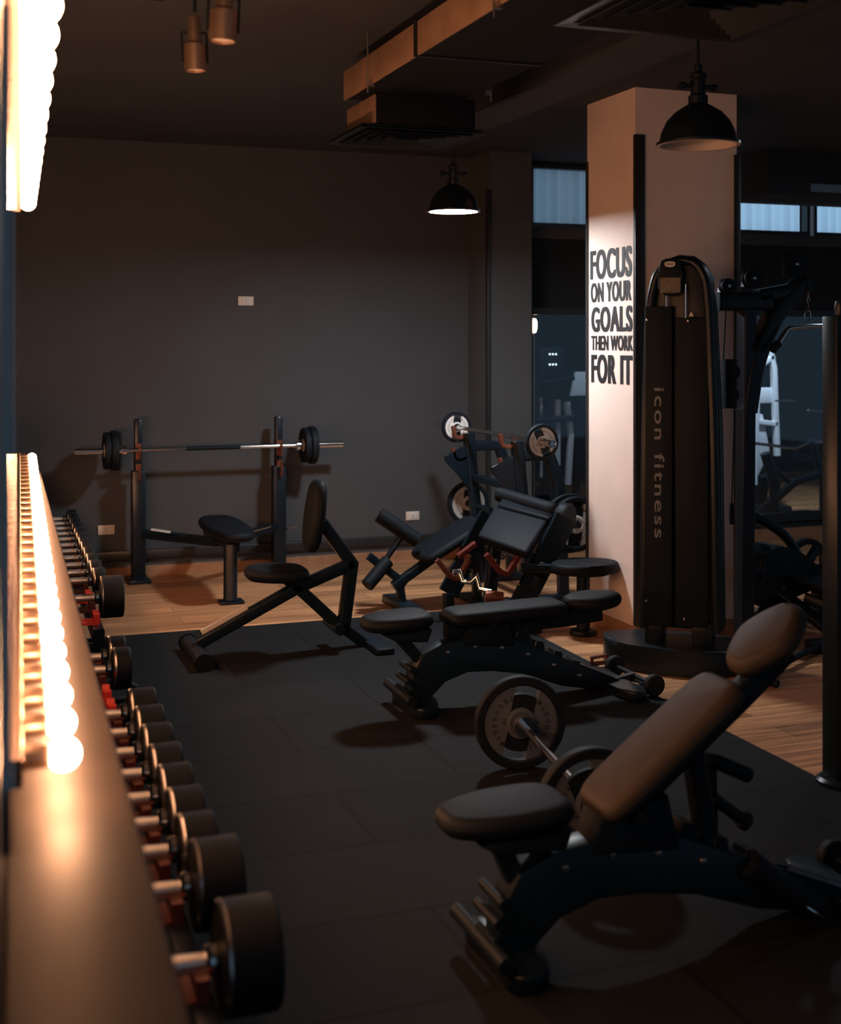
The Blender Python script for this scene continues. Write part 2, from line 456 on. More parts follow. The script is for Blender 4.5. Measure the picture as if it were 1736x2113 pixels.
# column
CX0, CX1, CY0, CY1 = 3.51, 4.16, 6.23, 6.80
b = B(); box(b, CX0, CX1, CY0, CY1, 0, HC)
struct('wall_column', b, 'column', 'cream painted square column')
b = B()
for (a0, a1, c0, c1) in ((CX0-.014, CX1+.014, CY0-.014, CY0), (CX0-.014, CX1+.014, CY1, CY1+.014), (CX0-.014, CX0, CY0, CY1), (CX1, CX1+.014, CY0, CY1)):
    box(b, a0, a1, c0, c1, 0, .075)
struct('baseboard_column', b, 'skirt')
b = B(); box(b, CX0-.006, CX0+.055, CY0-.012, CY0+.0, .08, 2.78, bev=.003); box(b, CX0-.006, CX0, CY0, CY0+.012, .08, 2.78)
struct('trim_4', b, 'baseblack')
b = B(); box(b, CX1-.02, CX1+.02, CY0-.012, CY0-.001, .08, 2.7, bev=.003); 
box(b, CX0-.012, CX0-.001, CY1-.018, CY1-.001, .08, 2.70)
struct('trim_5', b, 'baseblack')

# far room behind the partition
b = B(); box(b, 4.0, 13.0, 13.6, 13.7, 0, HC); 
struct('wall_far', b, 'farwall')
b = B(); box(b, 4.02, 4.06, YW+.16, 13.6, 0, HC)
struct('wall_far_left', b, 'farwall')

# ================================================================ LAMPS
def pendant(label, x, y, zr, R, lit, group):
    r = root('pendant_lamp', label, 'lamp', (x, y, HC), group)
    k = R/.18
    prof = [(R*1.06, 0), (R*1.06, .012*k), (R*.98, .02*k), (R*.93, .06*k), (R*.80, .11*k), (R*.6, .15*k), (R*.36, .178*k), (R*.24, .19*k), (R*.24, .20*k),
            (R*.20, .20*k), (R*.3, .172*k), (R*.55, .142*k), (R*.74, .104*k), (R*.88, .055*k), (R*.95, .015*k), (R*1.0, 0), (R*1.06, 0)]
    b = B(); lathe(b, prof[:9]+[(.0, .20*k)], (x, y, zr), n=48)
    sh = obj('lamp_shade', b, 'lampblack', r)
    b = B(); lathe(b, [(R*1.06, -.0005), (R*.96, -.001), (R*.90, .055*k), (R*.76, .104*k), (R*.56, .14*k), (R*.3, .168*k), (0, .172*k)], (x, y, zr), n=48)
    obj('shade_lining', b, 'lampin', r)
    b = B(); lathe(b, [(R*.25, .195*k), (R*.25, .225*k), (R*.19, .235*k), (R*.19, .30*k), (R*.22, .305*k), (R*.22, .325*k), (R*.1, .34*k), (R*.1, .37*k), (0, .37*k)], (x, y, zr), n=24)
    for s in (-1, 1):
        lathe(b, [(0, 0), (.011*k, 0), (.011*k, R*.25), (.018*k, R*.25), (.018*k, R*.36), (0, R*.36)], (x+s*R*.17, y, zr+.27*k), (s, 0, 0), 12)
    obj('lamp_socket', b, 'lampblack', r)
    b = B(); rod(b, (x, y, zr+.36*k), (x, y, HC-.03), .006, 10)
    obj('stem', b, 'lampblack', r)
    b = B(); lathe(b, [(0, HC-.035), (.05, HC-.03), (.055, HC), (0, HC)], (x, y, 0), n=24)
    obj('canopy', b, 'lampblack', r)
    b = B()
    if lit:
        lathe(b, [(0, .006), (R*.93, .006), (R*.92, .014), (0, .014)], (x, y, zr), n=40); obj('diffuser', b, 'pend', r)
    else:
        lathe(b, [(0, .03), (.02, .034), (.034, .06), (.034, .08), (.018, .115), (.018, .16), (0, .16)], (x, y, zr), n=20); obj('bulb', b, 'lampin', r)
    return r
p = P(936, 437, Z=7.5)
pendant('lit black dome pendant lamp glowing white near the charcoal back wall', p.x, p.y, p.z, .148, True, 'black pendant lamps')
p = P(1441, 300, Z=4.95)
pendant('unlit black dome pendant lamp hanging in front of the cream column', p.x, p.y, p.z, .151, False, 'black pendant lamps')

# lights the frame does not show: rest of the gym, and spots added behind the glass
area('gym_ceiling_lamp', (5.6, 6.0, 2.9), (0, 0, 0),   .4, 8, (.80, .9, 1.0), 'DISK')
def far_spot(name, loc, tgt, power, ang):
    l = bpy.data.lights.new(name, 'SPOT'); l.energy = power; l.color = (.72, .87, 1.0); l.spot_size = math.radians(ang); l.spot_blend = .5; l.shadow_soft_size = .06
    o = bpy.data.objects.new(name, l); COL.objects.link(o); o.location = loc
    o.rotation_euler = (Vector(tgt)-Vector(loc)).to_track_quat('-Z', 'Y').to_euler(); return o
far_spot('far_machine_fill', (6.6, 9.45, 2.9), (7.2, 10.35, 1.3), 260, 42)  # unseen spot added to brighten the white machine
far_spot('far_machine_fill', (4.5, 9.5, 2.9), (5.0, 10.3, 1.2), 60, 40)  # weaker unseen spot added for the cardio machine
area('far_room_lamp', (6.4, 11.0, 2.95), (0, 0, 0), .6, 3, (.62, .82, 1.0))

def spot(label, top, head, r_, tilt):
    """cylinder spotlight hanging from a ceiling track"""
    R_ = root('track_spotlight', label, 'spotlight', (top[0], top[1], HC), 'track spotlights')
    t = Vector(top); h = Vector(head)
    b = B(); rod(b, (t.x, t.y, HC), (t.x, t.y, h.z+.13), .006, 10); obj('stem', b, 'lampblack', R_)
    b = B(); box(b, t.x-.02, t.x+.02, t.y-.06, t.y+.06, HC-.05, HC); obj('adapter', b, 'lampblack', R_)
    d = Vector(tilt).normalized()
    b = B(); lathe(b, [(0, -.01), (r_*.62, -.01), (r_*.62, .075), (r_*.5, .085), (0, .085)], h-d*.03, -d, 24); obj('gear_housing', b, 'bronze', R_)
    b = B(); lathe(b, [(r_, 0), (r_, .085), (r_*.7, .095), (0, .095)], h+d*.065, -d, 28)
    lathe(b, [(r_*.9, -.002), (r_*.9, .02), (0, .03)], h+d*.065, -d, 28)
    obj('lamp_head', b, 'bronze', R_)
    b = B(); a_, _ = frame(d, Vector((0, 1, 0)))
    for s in (-1, 1): rod(b, h+a_*s*r_*1.12+d*.04, h+a_*s*r_*1.12-d*.06, .004, 8)
    rod(b, h-a_*r_*1.12-d*.06, h+a_*r_*1.12-d*.06, .004, 8)
    obj('yoke', b, 'lampblack', R_)
    b = B(); lathe(b, [(0, 0), (r_*.88, 0), (r_*.88, .004), (0, .004)], h+d*.060, -d, 24); obj('lens', b, 'lampin', R_)
p = P(402, 105, Z=4.3); spot('smaller bronze cylinder spotlight hanging lower, left one of the pair on the ceiling', p, p, .037, (.04, 0, -1))
p = P(461, 38, Z=3.7); spot('larger bronze cylinder spotlight cut by the top edge, right one of the pair', p, p, .040, (-.04, 0, -1))
b = B(); box(b, .70, .78, 3.0, 5.2, HC-.03, HC)
obj('lighting_track', b, 'lampblack', label='black ceiling track carrying the two cylinder spotlights', cat='lighting track')

# ---- vanity bulbs along the left wall; the lower row imitates their reflection
def bulb_row(nm, label, z, y0, y1, step, off, group):
    n = int(round((y1-y0)/step)); xa, xb = wallx(y0), wallx(y1)
    r = root(nm, label, 'light strip', (wallx((y0+y1)/2), (y0+y1)/2, z))
    b = B(); d = Vector((.0445, 1, 0)).normalized(); nn = Vector((1, -.0445, 0)).normalized()
    bar(b, [Vector((wallx(y0-.08), y0-.08, z))+nn*.0125, Vector((wallx(y1+.08), y1+.08, z))+nn*.0125], .045, .025, up=nn)
    obj('mounting_strip', b, 'bronze', r)
    bm0 = None
    for i in range(n+1):
        y = y0+(y1-y0)*i/n; q = Vector((wallx(y), y, z))
        if bm0 is None:
            b = B(); lathe(b, [(0, .02), (.02, .02), (.02, off-.028), (.016, off-.02), (0, off-.02)], q, nn, 16)
            so = obj('bulb_socket', b, 'bronze', r)
            b = B(); lathe(b, [(0, -.026)]+[(.026*math.sin(a), -.026*math.cos(a)) for a in [PI*k/10 for k in range(1, 10)]]+[(0, .026)], q+nn*off, nn, 18)
            bu = obj('glass_bulb', b, 'bulb', so)
            bm0 = (q, so, bu)
        else:
            s2 = bm0[1].copy(); COL.objects.link(s2); s2.parent = r; s2.location = q-bm0[0]
            b2 = bm0[2].copy(); COL.objects.link(b2); b2.parent = s2
    return r
bulb_row('bulb_strip', 'upper strip of glowing round warm bulbs above eye level on the left wall', 2.10, 1.62, 4.40, .17, .047, None)
bulb_row('bulb_strip', 'lower strip of glowing round warm bulbs standing in for a reflection above the brown ledge at left', 0.985, 2.14, 7.6, .175, .088, None)  # bulbs added in place of the upper row's reflection
b = B(); nn = Vector((1, -.0445, 0)).normalized()
bar(b, [Vector((wallx(1.5), 1.5, 1.55))+nn*.006, Vector((wallx(4.3), 4.3, 1.55))+nn*.006], .95, .012, up=nn)
obj('wall_mirror', b, 'mirror', label='long wall mirror seen edge-on between the two bulb strips', cat='mirror')
# the ledge
def ledgex(y): return .254+.034*(y-1.67)
b = B(); prism(b, [(wallx(.75)+.001, .75), (ledgex(.75), .75), (ledgex(8.0), 8.0), (wallx(8.0)+.001, 8.0)], (0, 0, .86), (1, 0, 0), (0, 1, 0), (0, 0, 1), .04, bev=.006)
obj('wall_ledge', b, 'ledge', label='brown lacquered ledge on the left wall lit by the added lower bulbs', cat='ledge')

# ================================================================ CEILING DUCTS
r = root('ventilation_duct', 'long brown ventilation duct under the ceiling ending in a drop box', 'duct', (2.05, 4.0, 2.95))
b = B(); box(b, 1.786, 2.33, 2.2, 5.99, 2.82, 2.95, bev=.004); obj('duct_body', b, 'ductshade', r)
b = B(); box(b, 1.774, 1.785, 2.2, 6.0, 2.815, 2.955, bev=.002); obj('lit_side_board', b, 'duct', r, label='brown lit side board')  # thin board that carries the lit tone of the duct side
b = B()
for y in (4.95,): box(b, 1.766, 2.338, y-.012, y+.012, 2.812, 2.958)
obj('joint_flange', b, 'louver', r)
b = B(); box(b, 1.872, 2.38, 5.79, 6.22, 2.68, 2.822, bev=.003); dbx = obj('drop_box', b, 'ductshade', r)
b = B(); box(b, 1.86, 1.871, 5.78, 6.23, 2.68, 2.814, bev=.002); obj('lit_side_board', b, 'duct', dbx, label='brown lit side board')
b = B(); box(b, 1.942, 2.38, 3.17, 3.64, 2.68, 2.822, bev=.003); dbx = obj('drop_box', b, 'ductshade', r)
b = B(); box(b, 1.93, 1.941, 3.16, 3.65, 2.68, 2.814, bev=.002); obj('lit_side_board', b, 'duct', dbx, label='brown lit side board')
for (x, y) in ((1.755, 5.55), (1.755, 4.1), (2.36, 5.55), (2.36, 4.1)):
    b = B(); rod(b, (x, y, HC), (x, y, 2.77), .004, 8); box(b, min(x, x+.03*(1 if x < 2 else -1)), max(x, x+.03*(1 if x < 2 else -1)), y-.012, y+.012, 2.80, 2.82)
    obj('hanger_rod', b, 'steel', r)
def diffuser(label, x0, x1, y0, y1, z):
    r = root('air_diffuser', label, 'air vent', ((x0+x1)/2, (y0+y1)/2, z), 'square air diffusers')
    def ring(b, i, z0, z1, wd):
        X0, X1, Y0, Y1 = x0+i, x1-i, y0+i, y1-i
        vo = [(X0, Y0), (X1, Y0), (X1, Y1), (X0, Y1)]; vi = [(X0+wd, Y0+wd), (X1-wd, Y0+wd), (X1-wd, Y1-wd), (X0+wd, Y1-wd)]
        for k in range(4):
            j = (k+1) % 4
            q = [Vector((*vo[k], z0)), Vector((*vo[j], z0)), Vector((*vi[j], z1)), Vector((*vi[k], z1))]
            lo = [b.verts.new(p) for p in q]; hi = [b.verts.new(p+Vector((0, 0, .004))) for p in q]
            b.faces.new(lo[::-1]); b.faces.new(hi)
            for m_ in range(4): b.faces.new((lo[m_], lo[(m_+1) % 4], hi[(m_+1) % 4], hi[m_]))
        return b
    obj('vent_frame', ring(B(), 0, z, z+.006, .045), 'louver', r, smooth=0)
    for k in range(5): obj('vent_louver', ring(B(), .055+k*.052, z-.006, z+.02, .035), 'louver', r, smooth=0)
    b = B(); box(b, x0+.02, x1-.02, y0+.02, y1-.02, z+.012, z+.022)
    obj('back_plate', b, 'matteblack', r)
diffuser('square black louvered air diffuser under the far end of the brown duct', 1.79, 2.44, 5.78, 6.37, 2.655)
diffuser('square black louvered air diffuser cut by the top edge of the view', 1.80, 2.48, 3.08, 3.72, 2.655)
r = root('dark_duct', 'dark grey duct hanging across the ceiling before the right windows', 'duct', (7, 8.1, HC))
b = B(); box(b, 5.55, 8.9, 7.9, 8.5, 2.71, HC-.001, bev=.005); obj('duct_body', b, 'ceil', r)
b = B(); box(b, 5.9, 6.25, 7.885, 7.9, 2.74, 2.80); obj('vent_slot', b, 'steel', r)
r = root('ceiling_beam', 'dark ceiling beam running from the brown duct towards the back', 'beam', (2.9, 7, HC))
b = B(); box(b, 2.75, 3.05, 2.0, 7.2, 2.93, HC-.001); obj('beam_body', b, 'ceil', r)

# ================================================================ SOCKETS
def socket(label, px, py, wpx):
    q = P(px, py, Y=YW); wd = wpx/F*9.6; hgt = .065
    r = root('wall_socket', label, 'socket', (q.x, YW, q.z), 'wall sockets')
    b = B(); box(b, q.x-wd/2, q.x+wd/2, YW-.012, YW-.0005, q.z-hgt/2, q.z+hgt/2, bev=.003); obj('cover_plate', b, 'socket', r)
    b = B(); box(b, q.x-.022, q.x+.022, YW-.016, YW-.008, q.z-.022, q.z+.022, bev=.002); obj('outlet_insert', b, 'whiteplate', r)
    b = B()
    for dz in (-.01, 0, .01): lathe(b, [(0, 0), (.003, 0), (.003, .003), (0, .003)], (q.x, YW-.016, q.z+dz), (0, -1, 0), 10)
    obj('pin_holes', b, 'ink', r)
socket('ivory wall socket high up on the charcoal back wall', 507, 621, 31)
socket('ivory wall socket low on the back wall, right of the bench press rack', 851, 1064, 29)
socket('ivory wall socket low on the back wall beside the dumbbell rack', 219, 1093, 31)

# ================================================================ WALL LETTERING
def facept(px, py): return P(px, py, X=CX0)
r = root('wall_lettering', 'black motivational lettering in five lines on the cream column', 'wall lettering', (CX0-.004, CY0, 1.5))
for s, (l, t, rr, bt) in (('FOCUS', (1219, 511, 1305, 572)), ('ON YOUR', (1220, 577, 1304, 620)), ('GOALS', (1221, 630, 1306, 684)), ('THEN WORK', (1221, 692, 1307, 724)), ('FOR IT', (1221, 733, 1306, 795))):
    # the column's left face recedes to the left: baseline height from the near (right) end
    A = facept(l, 700); C = facept(rr, 700)
    near = P(rr, 700, X=CX0)
    zt = P(rr, t-(5 if s == 'FOCUS' else 0), X=CX0).z; zb = P(rr, bt-(2 if s == 'FOCUS' else 0), X=CX0).z
    b = text_bm(s, (CX0-.0005, A.y, zb), (0, -1, 0), (0, 0, 1), width=A.y-C.y, height=zt-zb, thick=.002, bold=.012, spacing=1.12, fat=.055)
    obj('text_line', b, 'ink', r, smooth=0)

# ================================================================ WEIGHT PLATES AND BARS
def plate(name, label, c, axis, R_, t, wing, group=None, parent=None, txt=None, wt='15', roll=0.0, flip=1):
    """disc plate with rubber rim, two pale wings and a hub; face towards +axis"""
    c = Vector(c); ax = Vector(axis).normalized()
    if parent is None: r = root(name, label, 'weight plate', c, group)
    else: r = parent
    up = Vector((0, 0, 1)); rt = up.cross(ax).normalized(); up2 = ax.cross(rt)
    rt, up2 = rt*math.cos(roll)+up2*math.sin(roll), up2*math.cos(roll)-rt*math.sin(roll)
    b = B(); lathe(b, [(R_*.80, -t*.3), (R_*.84, -t*.5), (R_*.97, -t*.5), (R_, -t*.35), (R_, t*.35), (R_*.97, t*.5), (R_*.84, t*.5), (R_*.80, t*.3), (R_*.80, -t*.3)], c, ax, 56)
    lathe(b, [(R_*.28, -t*.25), (R_*.62, -t*.25), (R_*.62, t*.2), (R_*.28, t*.2), (R_*.28, -t*.25)], c, ax, 48)
    obj('rubber_rim', b, 'rubberblack', r)
    b = B(); lathe(b, [(.026, -t*.5), (R_*.33, -t*.45), (R_*.33, t*.42), (R_*.25, t*.5), (R_*.25, t*.40), (.026, t*.40), (.026, -t*.5)], c, ax, 40)
    obj('hub', b, wing, r)
    for s in (0, 1):
        o = []
        a0 = math.radians(104); a1 = math.radians(245)
        for k in range(17): a = a0+(a1-a0)*k/16; o.append((R_*.81*math.cos(a), R_*.81*math.sin(a)))
        o.append((R_*.31*math.cos(math.radians(212)), R_*.31*math.sin(math.radians(212))))
        o.append((R_*.29*math.cos(math.radians(180)), R_*.29*math.sin(math.radians(180))))
        o.append((R_*.31*math.cos(math.radians(148)), R_*.31*math.sin(math.radians(148))))
        if s: o = [(-x, -y) for x, y in o]
        b = B(); prism(b, o, c-ax*t*.3, rt, up2, ax, t*.62)
        wg = obj('plate_wing', b, wing, r)
        if txt:
            tb = B(); n = len(txt)
            for k, ch in enumerate(txt):
                a = math.radians(118+ (232-118)*k/(n-1)) + (PI if s else 0)
                rad = rt*math.cos(a)+up2*math.sin(a); tan = -rt*math.sin(a)+up2*math.cos(a)
                hh = R_*.105
                if ch == ' ': continue
                tb2 = text_bm(ch, c+rad*R_*.64-tan*hh*.38+ax*t*.325, tan, -rad, width=hh*(.75 if ch != 'I' else .25), height=hh, thick=.001, bold=.01)
                # letters read along the rim
                join(tb, tb2)
            a = math.radians(180)+(PI if s else 0); rad = rt*math.cos(a)+up2*math.sin(a); tan = -rt*math.sin(a)+up2*math.cos(a)
            join(tb, text_bm(wt, c+rad*R_*.40-tan*R_*.07+ax*t*.325, tan, -rad, height=R_*.11, thick=.001, bold=.01))
            obj('plate_lettering', tb, 'ink', wg, smooth=0)
    return r
def barbell(label, c, axis, half, inner, sleeve_r=.025, shaft_r=.014, group='barbells', black_mid=0.0, cat='barbell'):
    c = Vector(c); ax = Vector(axis).normalized()
    r = root('barbell', label, cat, c, group)
    b = B(); rod(b, c-ax*inner, c+ax*inner, shaft_r, 16); obj('shaft', b, 'chrome', r)
    if black_mid:
        b = B(); rod(b, c-ax*black_mid, c+ax*black_mid, shaft_r*1.06, 16); obj('grip_sleeve', b, 'matteblack', r)
    for s in (-1, 1):
        b = B(); lathe(b, [(0, inner-.03), (sleeve_r*1.5, inner-.03), (sleeve_r*1.5, inner), (sleeve_r, inner), (sleeve_r, half), (sleeve_r*.7, half), (sleeve_r*.6, half-.01), (0, half-.01)], c, ax*s, 24)
        obj('sleeve', b, 'chrome', r)
    return r

# ================================================================ BENCH PRESS STATION (against the back wall)
YB = 8.92
r = root('bench_press_rack', 'black bench press rack with two uprights standing against the back wall', 'bench press', (1.65, YB, 0))
ux = [P(285, 1000, Y=YB).x, P(575, 1000, Y=YB).x]
for i, x in enumerate(ux):
    b = B(); box(b, x-.045, x+.045, YB-.05, YB+.05, .02, .76, bev=.008); obj('upright', b, 'blackmetal', r)
    b = B(); box(b, x-.026, x+.026, YB-.02, YB+.04, .755, 1.11, bev=.012); obj('upright_tip', b, 'blackmetal', r)
    b = B(); box(b, x-.075, x+.075, YB-.12, YB+.12, .0, .025, bev=.006); obj('foot', b, 'blackmetal', r)
    for z in (.885, .745):
        b = B(); bar(b, arc_pts([(x, YB-.02, z-.045+.02), (x, YB-.07, z-.045), (x, YB-.09, z-.01), (x, YB-.095, z+.045)]), .03, .012, up=Vector((1, 0, 0)))
        box(b, x-.018, x+.018, YB-.028, YB-.018, z-.05, z+.06)
        obj('bar_hook', b, 'copper', r)
b = B(); bar(b, [(ux[0], YB, .33), (1.65, 8.55, .30)], .06, .06); obj('side_beam', b, 'blackmetal', r)
b = B(); bar(b, [(ux[1], YB, .33), (1.65, 8.55, .30)], .06, .06); obj('side_beam', b, 'blackmetal', r)
b = B(); bar(b, [(1.65, 8.90, .34), (1.65, 8.00, .36)], .07, .09); obj('bench_beam', b, 'blackmetal', r)
b = B(); pad(b, (1.65, 7.80, .47), (1.65, 8.72, .47), .28, .07, wdir=(1, 0, 0), taper0=.9); obj('bench_pad', b, 'leather', r)
p = P(470, 1242, z=0)
b = B(); sweep(b, [(1.62, 7.98, .02), (1.63, 8.02, .36)], rrect(.085, .085, .02)); box(b, 1.55, 1.70, 7.92, 8.04, 0, .02, bev=.005); obj('front_leg', b, 'blackmetal', r)
b = B(); bar(b, [P(312, 1092, Y=8.65), P(352, 1098, Y=8.62)], .07, .006); obj('maker_label', b, 'sign', r, label='pale maker label strip')
for a, c_ in (((497, 1104), (558, 1086)), ((592, 1091), (612, 1085))):
    b = B(); rod(b, P(*a, Y=8.5), P(*c_, Y=8.62), .007, 10); obj('spotter_rod', b, 'chrome', r, label='chrome rod')
# its barbell
pl, pr = P(155, 932, Y=8.8), P(711, 917, Y=8.8); zc = .905
c = Vector(((pl.x+pr.x)/2, 8.85, .905)); half = (pr.x-pl.x)/2
barbell('chrome barbell with black centre grip resting in the bench press rack at the back wall', c, (1, 0, 0), half, half-.31, black_mid=.19)
xr = P(638, 920, Y=8.85).x; xl = P(229, 930, Y=8.85).x
def bumper(label, c, axis, R_, t, group, name='weight_plate'):
    c = Vector(c); r = root(name, label, 'weight plate', c, group)
    b = B(); lathe(b, [(.028, -t*.4), (R_*.35, -t*.4), (R_*.4, -t*.3), (R_*.78, -t*.3), (R_*.82, -t*.5), (R_*.97, -t*.5), (R_, -t*.3), (R_, t*.3), (R_*.97, t*.5), (R_*.82, t*.5), (R_*.78, t*.3), (R_*.4, t*.3), (R_*.35, t*.4), (.028, t*.4), (.028, -t*.4)], c, axis, 48)
    obj('rubber_disc', b, 'rubberblack', r)
    b = B(); lathe(b, [(.0255, -t*.45), (.045, -t*.45), (.045, t*.45), (.0255, t*.45), (.0255, -t*.45)], c, axis, 24); obj('hub_ring', b, 'greyplate', r)
    return r
for x, lb in ((xr, 'black weight plate on the right end of the rack barbell'), (xl, 'black weight plate on the left end of the rack barbell')):
    bumper(lb, (x+.02, 8.85, .905), (1, 0, 0), .135, .045, 'plates on the back barbell')
    bumper(lb+', outer one', (x-.028, 8.85, .905), (1, 0, 0), .125, .04, 'plates on the back barbell')

# ================================================================ UPRIGHT UTILITY BENCH
YU = 6.58
def U(px, py, dy=0): 
    q = P(px, py, Y=YU+dy); return q
r = root('utility_bench', 'black upright shoulder bench with crossed frame at the edge of the rubber floor', 'exercise bench', (U(600, 1340).x, YU, 0))
b = B(); pad(b, U(507, 1166), U(634, 1164), .30, .08, taper0=.75); obj('seat_pad', b, 'leather', r)
bt, tp = U(624, 1138), U(643, 988)
b = B(); n_ = (tp-bt).normalized()
pad(b, bt, tp, .25, .075, taper0=.8, taper1=.85); 
obj('back_pad', b, 'leather', r)
UPY = Vector((0, 1, 0))
b = B(); bar(b, [U(664, 1078), U(726, 1163), U(708, 1300)], .065, .065, UPY); obj('back_post', b, 'blackmetal', r)
b = B(); bar(b, [U(728, 1162), U(612, 1213), U(408, 1328)], .06, .065, UPY); obj('long_beam', b, 'blackmetal', r)
b = B(); bar(b, arc_pts([U(580, 1185), U(625, 1222), U(690, 1282), U(740, 1318), U(768, 1347)], r=.4), .06, .065, UPY); obj('cross_beam', b, 'blackmetal', r)
for dx, dy0, dy1, nm in ((0, -.20, .2, 'front_foot'),):
    q = U(404, 1335); b = B(); rod(b, (q.x, YU-.22, .05), (q.x, YU+.22, .05), .042, 20); obj('foot_roller', b, 'rubberblack', r)
    for s in (-1, 1):
        b = B(); lathe(b, [(0, 0), (.05, 0), (.05, .03), (0, .03)], (q.x, YU+s*.22, .05), (0, s, 0), 20); obj('end_wheel', b, 'rubberblack', r)
q = U(768, 1347); b = B(); box(b, q.x-.05, q.x+.05, YU-.24, YU+.24, .012, .045, bev=.01); obj('rear_foot', b, 'blackmetal', r)
q = U(690, 1290); b = B(); rod(b, (q.x, YU-.12, q.z), (q.x, YU+.12, q.z), .03, 16); obj('pivot', b, 'blackmetal', r)
b = B(); bar(b, [U(418, 1319)+Vector((0, 0, .022)), U(512, 1266)+Vector((0, 0, .022))], .052, .012, UPY); lb = obj('maker_label', b, 'sign', r, label='pale maker label strip')

# ================================================================ ADJUSTABLE BENCHES (arched base)
def adj_bench(label, x0, Yb, flat, kx, seatz, backpts, headpts, group, warm):
    r = root('adjustable_bench', label, 'exercise bench', (x0, Yb, 0), group)
    # arched base, side profile, local u measured from the front foot
    prof = [(-.05, .02), (.0, .0), (.035, .0), (.06, .07), (.13, .13), (.25, .165), (.38, .160), (.55, .12), (.75, .05), (1.0, .0), (1.10, .0), (1.12, .03), (.98, .09),
            (.78, .17), (.62, .235), (.50, .29), (.30, .31), (.12, .29), (.02, .25), (-.03, .16)]
    o = [(x0+u*kx, z+.012) for u, z in prof]
    b = B(); prism(b, o, (0, Yb-.05, 0), (1, 0, 0), (0, 0, 1), (0, 1, 0), .10, bev=.012, seg=2); obj('arched_base', b, 'glossblack', r)
    b = B(); prism(b, smooth_outline([(x0-.07, -.18), (x0+.06, -.18), (x0+.09, 0), (x0+.06, .18), (x0-.07, .18), (x0-.04, 0)], 2), (0, Yb, .012), (1, 0, 0), (0, 1, 0), (0, 0, 1), .05, bev=.01); obj('front_foot', b, 'glossblack', r)
    b = B(); rod(b, (x0-.07, Yb-.17, .09), (x0-.07, Yb+.17, .09), .022, 14); obj('transport_handle', b, 'matteblack', r)
    for k, (u, z) in enumerate(((-.035, .20), (-.05, .15), (-.06, .10))):
        b = B(); rod(b, (x0+u, Yb-.075, z), (x0+u, Yb+.075, z), .014, 12); obj('adjustment_tooth', b, 'matteblack', r)
    xe = x0+1.08*kx
    b = B(); prism(b, smooth_outline([(xe-.06, -.25), (xe+.06, -.25), (xe+.03, 0), (xe+.06, .25), (xe-.06, .25), (xe-.09, 0)], 2), (0, Yb, .012), (1, 0, 0), (0, 1, 0), (0, 0, 1), .045, bev=.01); obj('rear_foot', b, 'glossblack', r)
    for s in (-1, 1):
        b = B(); lathe(b, [(0, 0), (.045, 0), (.05, .006), (.05, .028), (.045, .034), (0, .034)], (xe+.10, Yb+s*.17, .062), (0, s, 0), 24); w_ = obj('wheel', b, 'rubberblack', r)
        b = B(); lathe(b, [(0, .034), (.016, .034), (.016, .04), (0, .04)], (xe+.10, Yb+s*.17, .062), (0, s, 0), 12); obj('wheel_cap', b, 'matteblack', w_)
    b = B(); rod(b, (xe+.10, Yb-.17, .062), (xe+.10, Yb+.17, .062), .012, 10); bar(b, [(xe, Yb, .045), (xe+.10, Yb, .062)], .04, .03); obj('axle', b, 'blackmetal', r)
    # row of ratchet teeth with studs
    b = B()
    for k in range(5):
        u = x0+(.50+.10*k)*kx; z = .315-.052*k
        prism(b, [(u, z-.05), (u+.075, z-.085), (u+.06, z), (u+.02, z+.012)], (0, Yb-.035, 0), (1, 0, 0), (0, 0, 1), (0, 1, 0), .07, bev=.004, seg=1)
    obj('ratchet', b, 'blackmetal', r)
    for k in range(6):
        u = x0+(.15+.14*k)*kx; z = (.26, .275, .26, .22, .16, .10)[k]
        b = B(); lathe(b, [(0, 0), (.011, 0), (.009, .006), (0, .008)], (u, Yb-.05, z), (0, -1, 0), 12); obj('bolt', b, 'steel', r)
    # seat
    (sx0, sx1), sz = flat, seatz
    b = B(); pad(b, (x0+sx0, Yb, sz-.015), (x0+sx1, Yb, sz), .25, .068, taper0=.72, taper1=1.0, rnd=.28); obj('seat_pad', b, 'leather', r)
    b = B(); prism(b, [(x0+sx0+.08, sz-.09), (x0+sx1-.02, sz-.075), (x0+sx1-.04, sz-.13), (x0+sx0+.14, sz-.12)], (0, Yb-.1, 0), (1, 0, 0), (0, 0, 1), (0, 1, 0), .2, bev=.008, seg=1); obj('seat_carrier', b, 'matteblack', r)
    b = B(); bar(b, [(x0+sx0+.16, Yb, sz-.1), (x0+.03, Yb, .22)], .05, .055, UPY); obj('seat_post', b, 'blackmetal', r)
    # back rest
    a_, c_ = backpts; d_, e_ = headpts
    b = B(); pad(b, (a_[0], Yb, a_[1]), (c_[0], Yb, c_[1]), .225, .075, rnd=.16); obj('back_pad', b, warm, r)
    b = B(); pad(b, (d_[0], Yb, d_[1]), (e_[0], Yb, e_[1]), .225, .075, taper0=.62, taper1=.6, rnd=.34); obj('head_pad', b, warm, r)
    dirv = Vector((c_[0]-a_[0], 0, c_[1]-a_[1])).normalized(); nd = Vector((dirv.z, 0, -dirv.x))
    A = Vector((a_[0], Yb, a_[1])); C = Vector((c_[0], Yb, c_[1])); Ee = Vector((e_[0], Yb, e_[1]))
    b = B(); bar(b, [A+nd*.10, C+nd*.10, Ee-(Ee-C)*.35+nd*.10], .07, .055, UPY); obj('back_rail', b, 'matteblack', r)
    b = B(); m_ = A+(C-A)*.62+nd*.12; base = Vector((x0+.62*kx, Yb, .20))
    bar(b, [m_, base], .05, .06, UPY); obj('support_strut', b, 'glossblack', r)
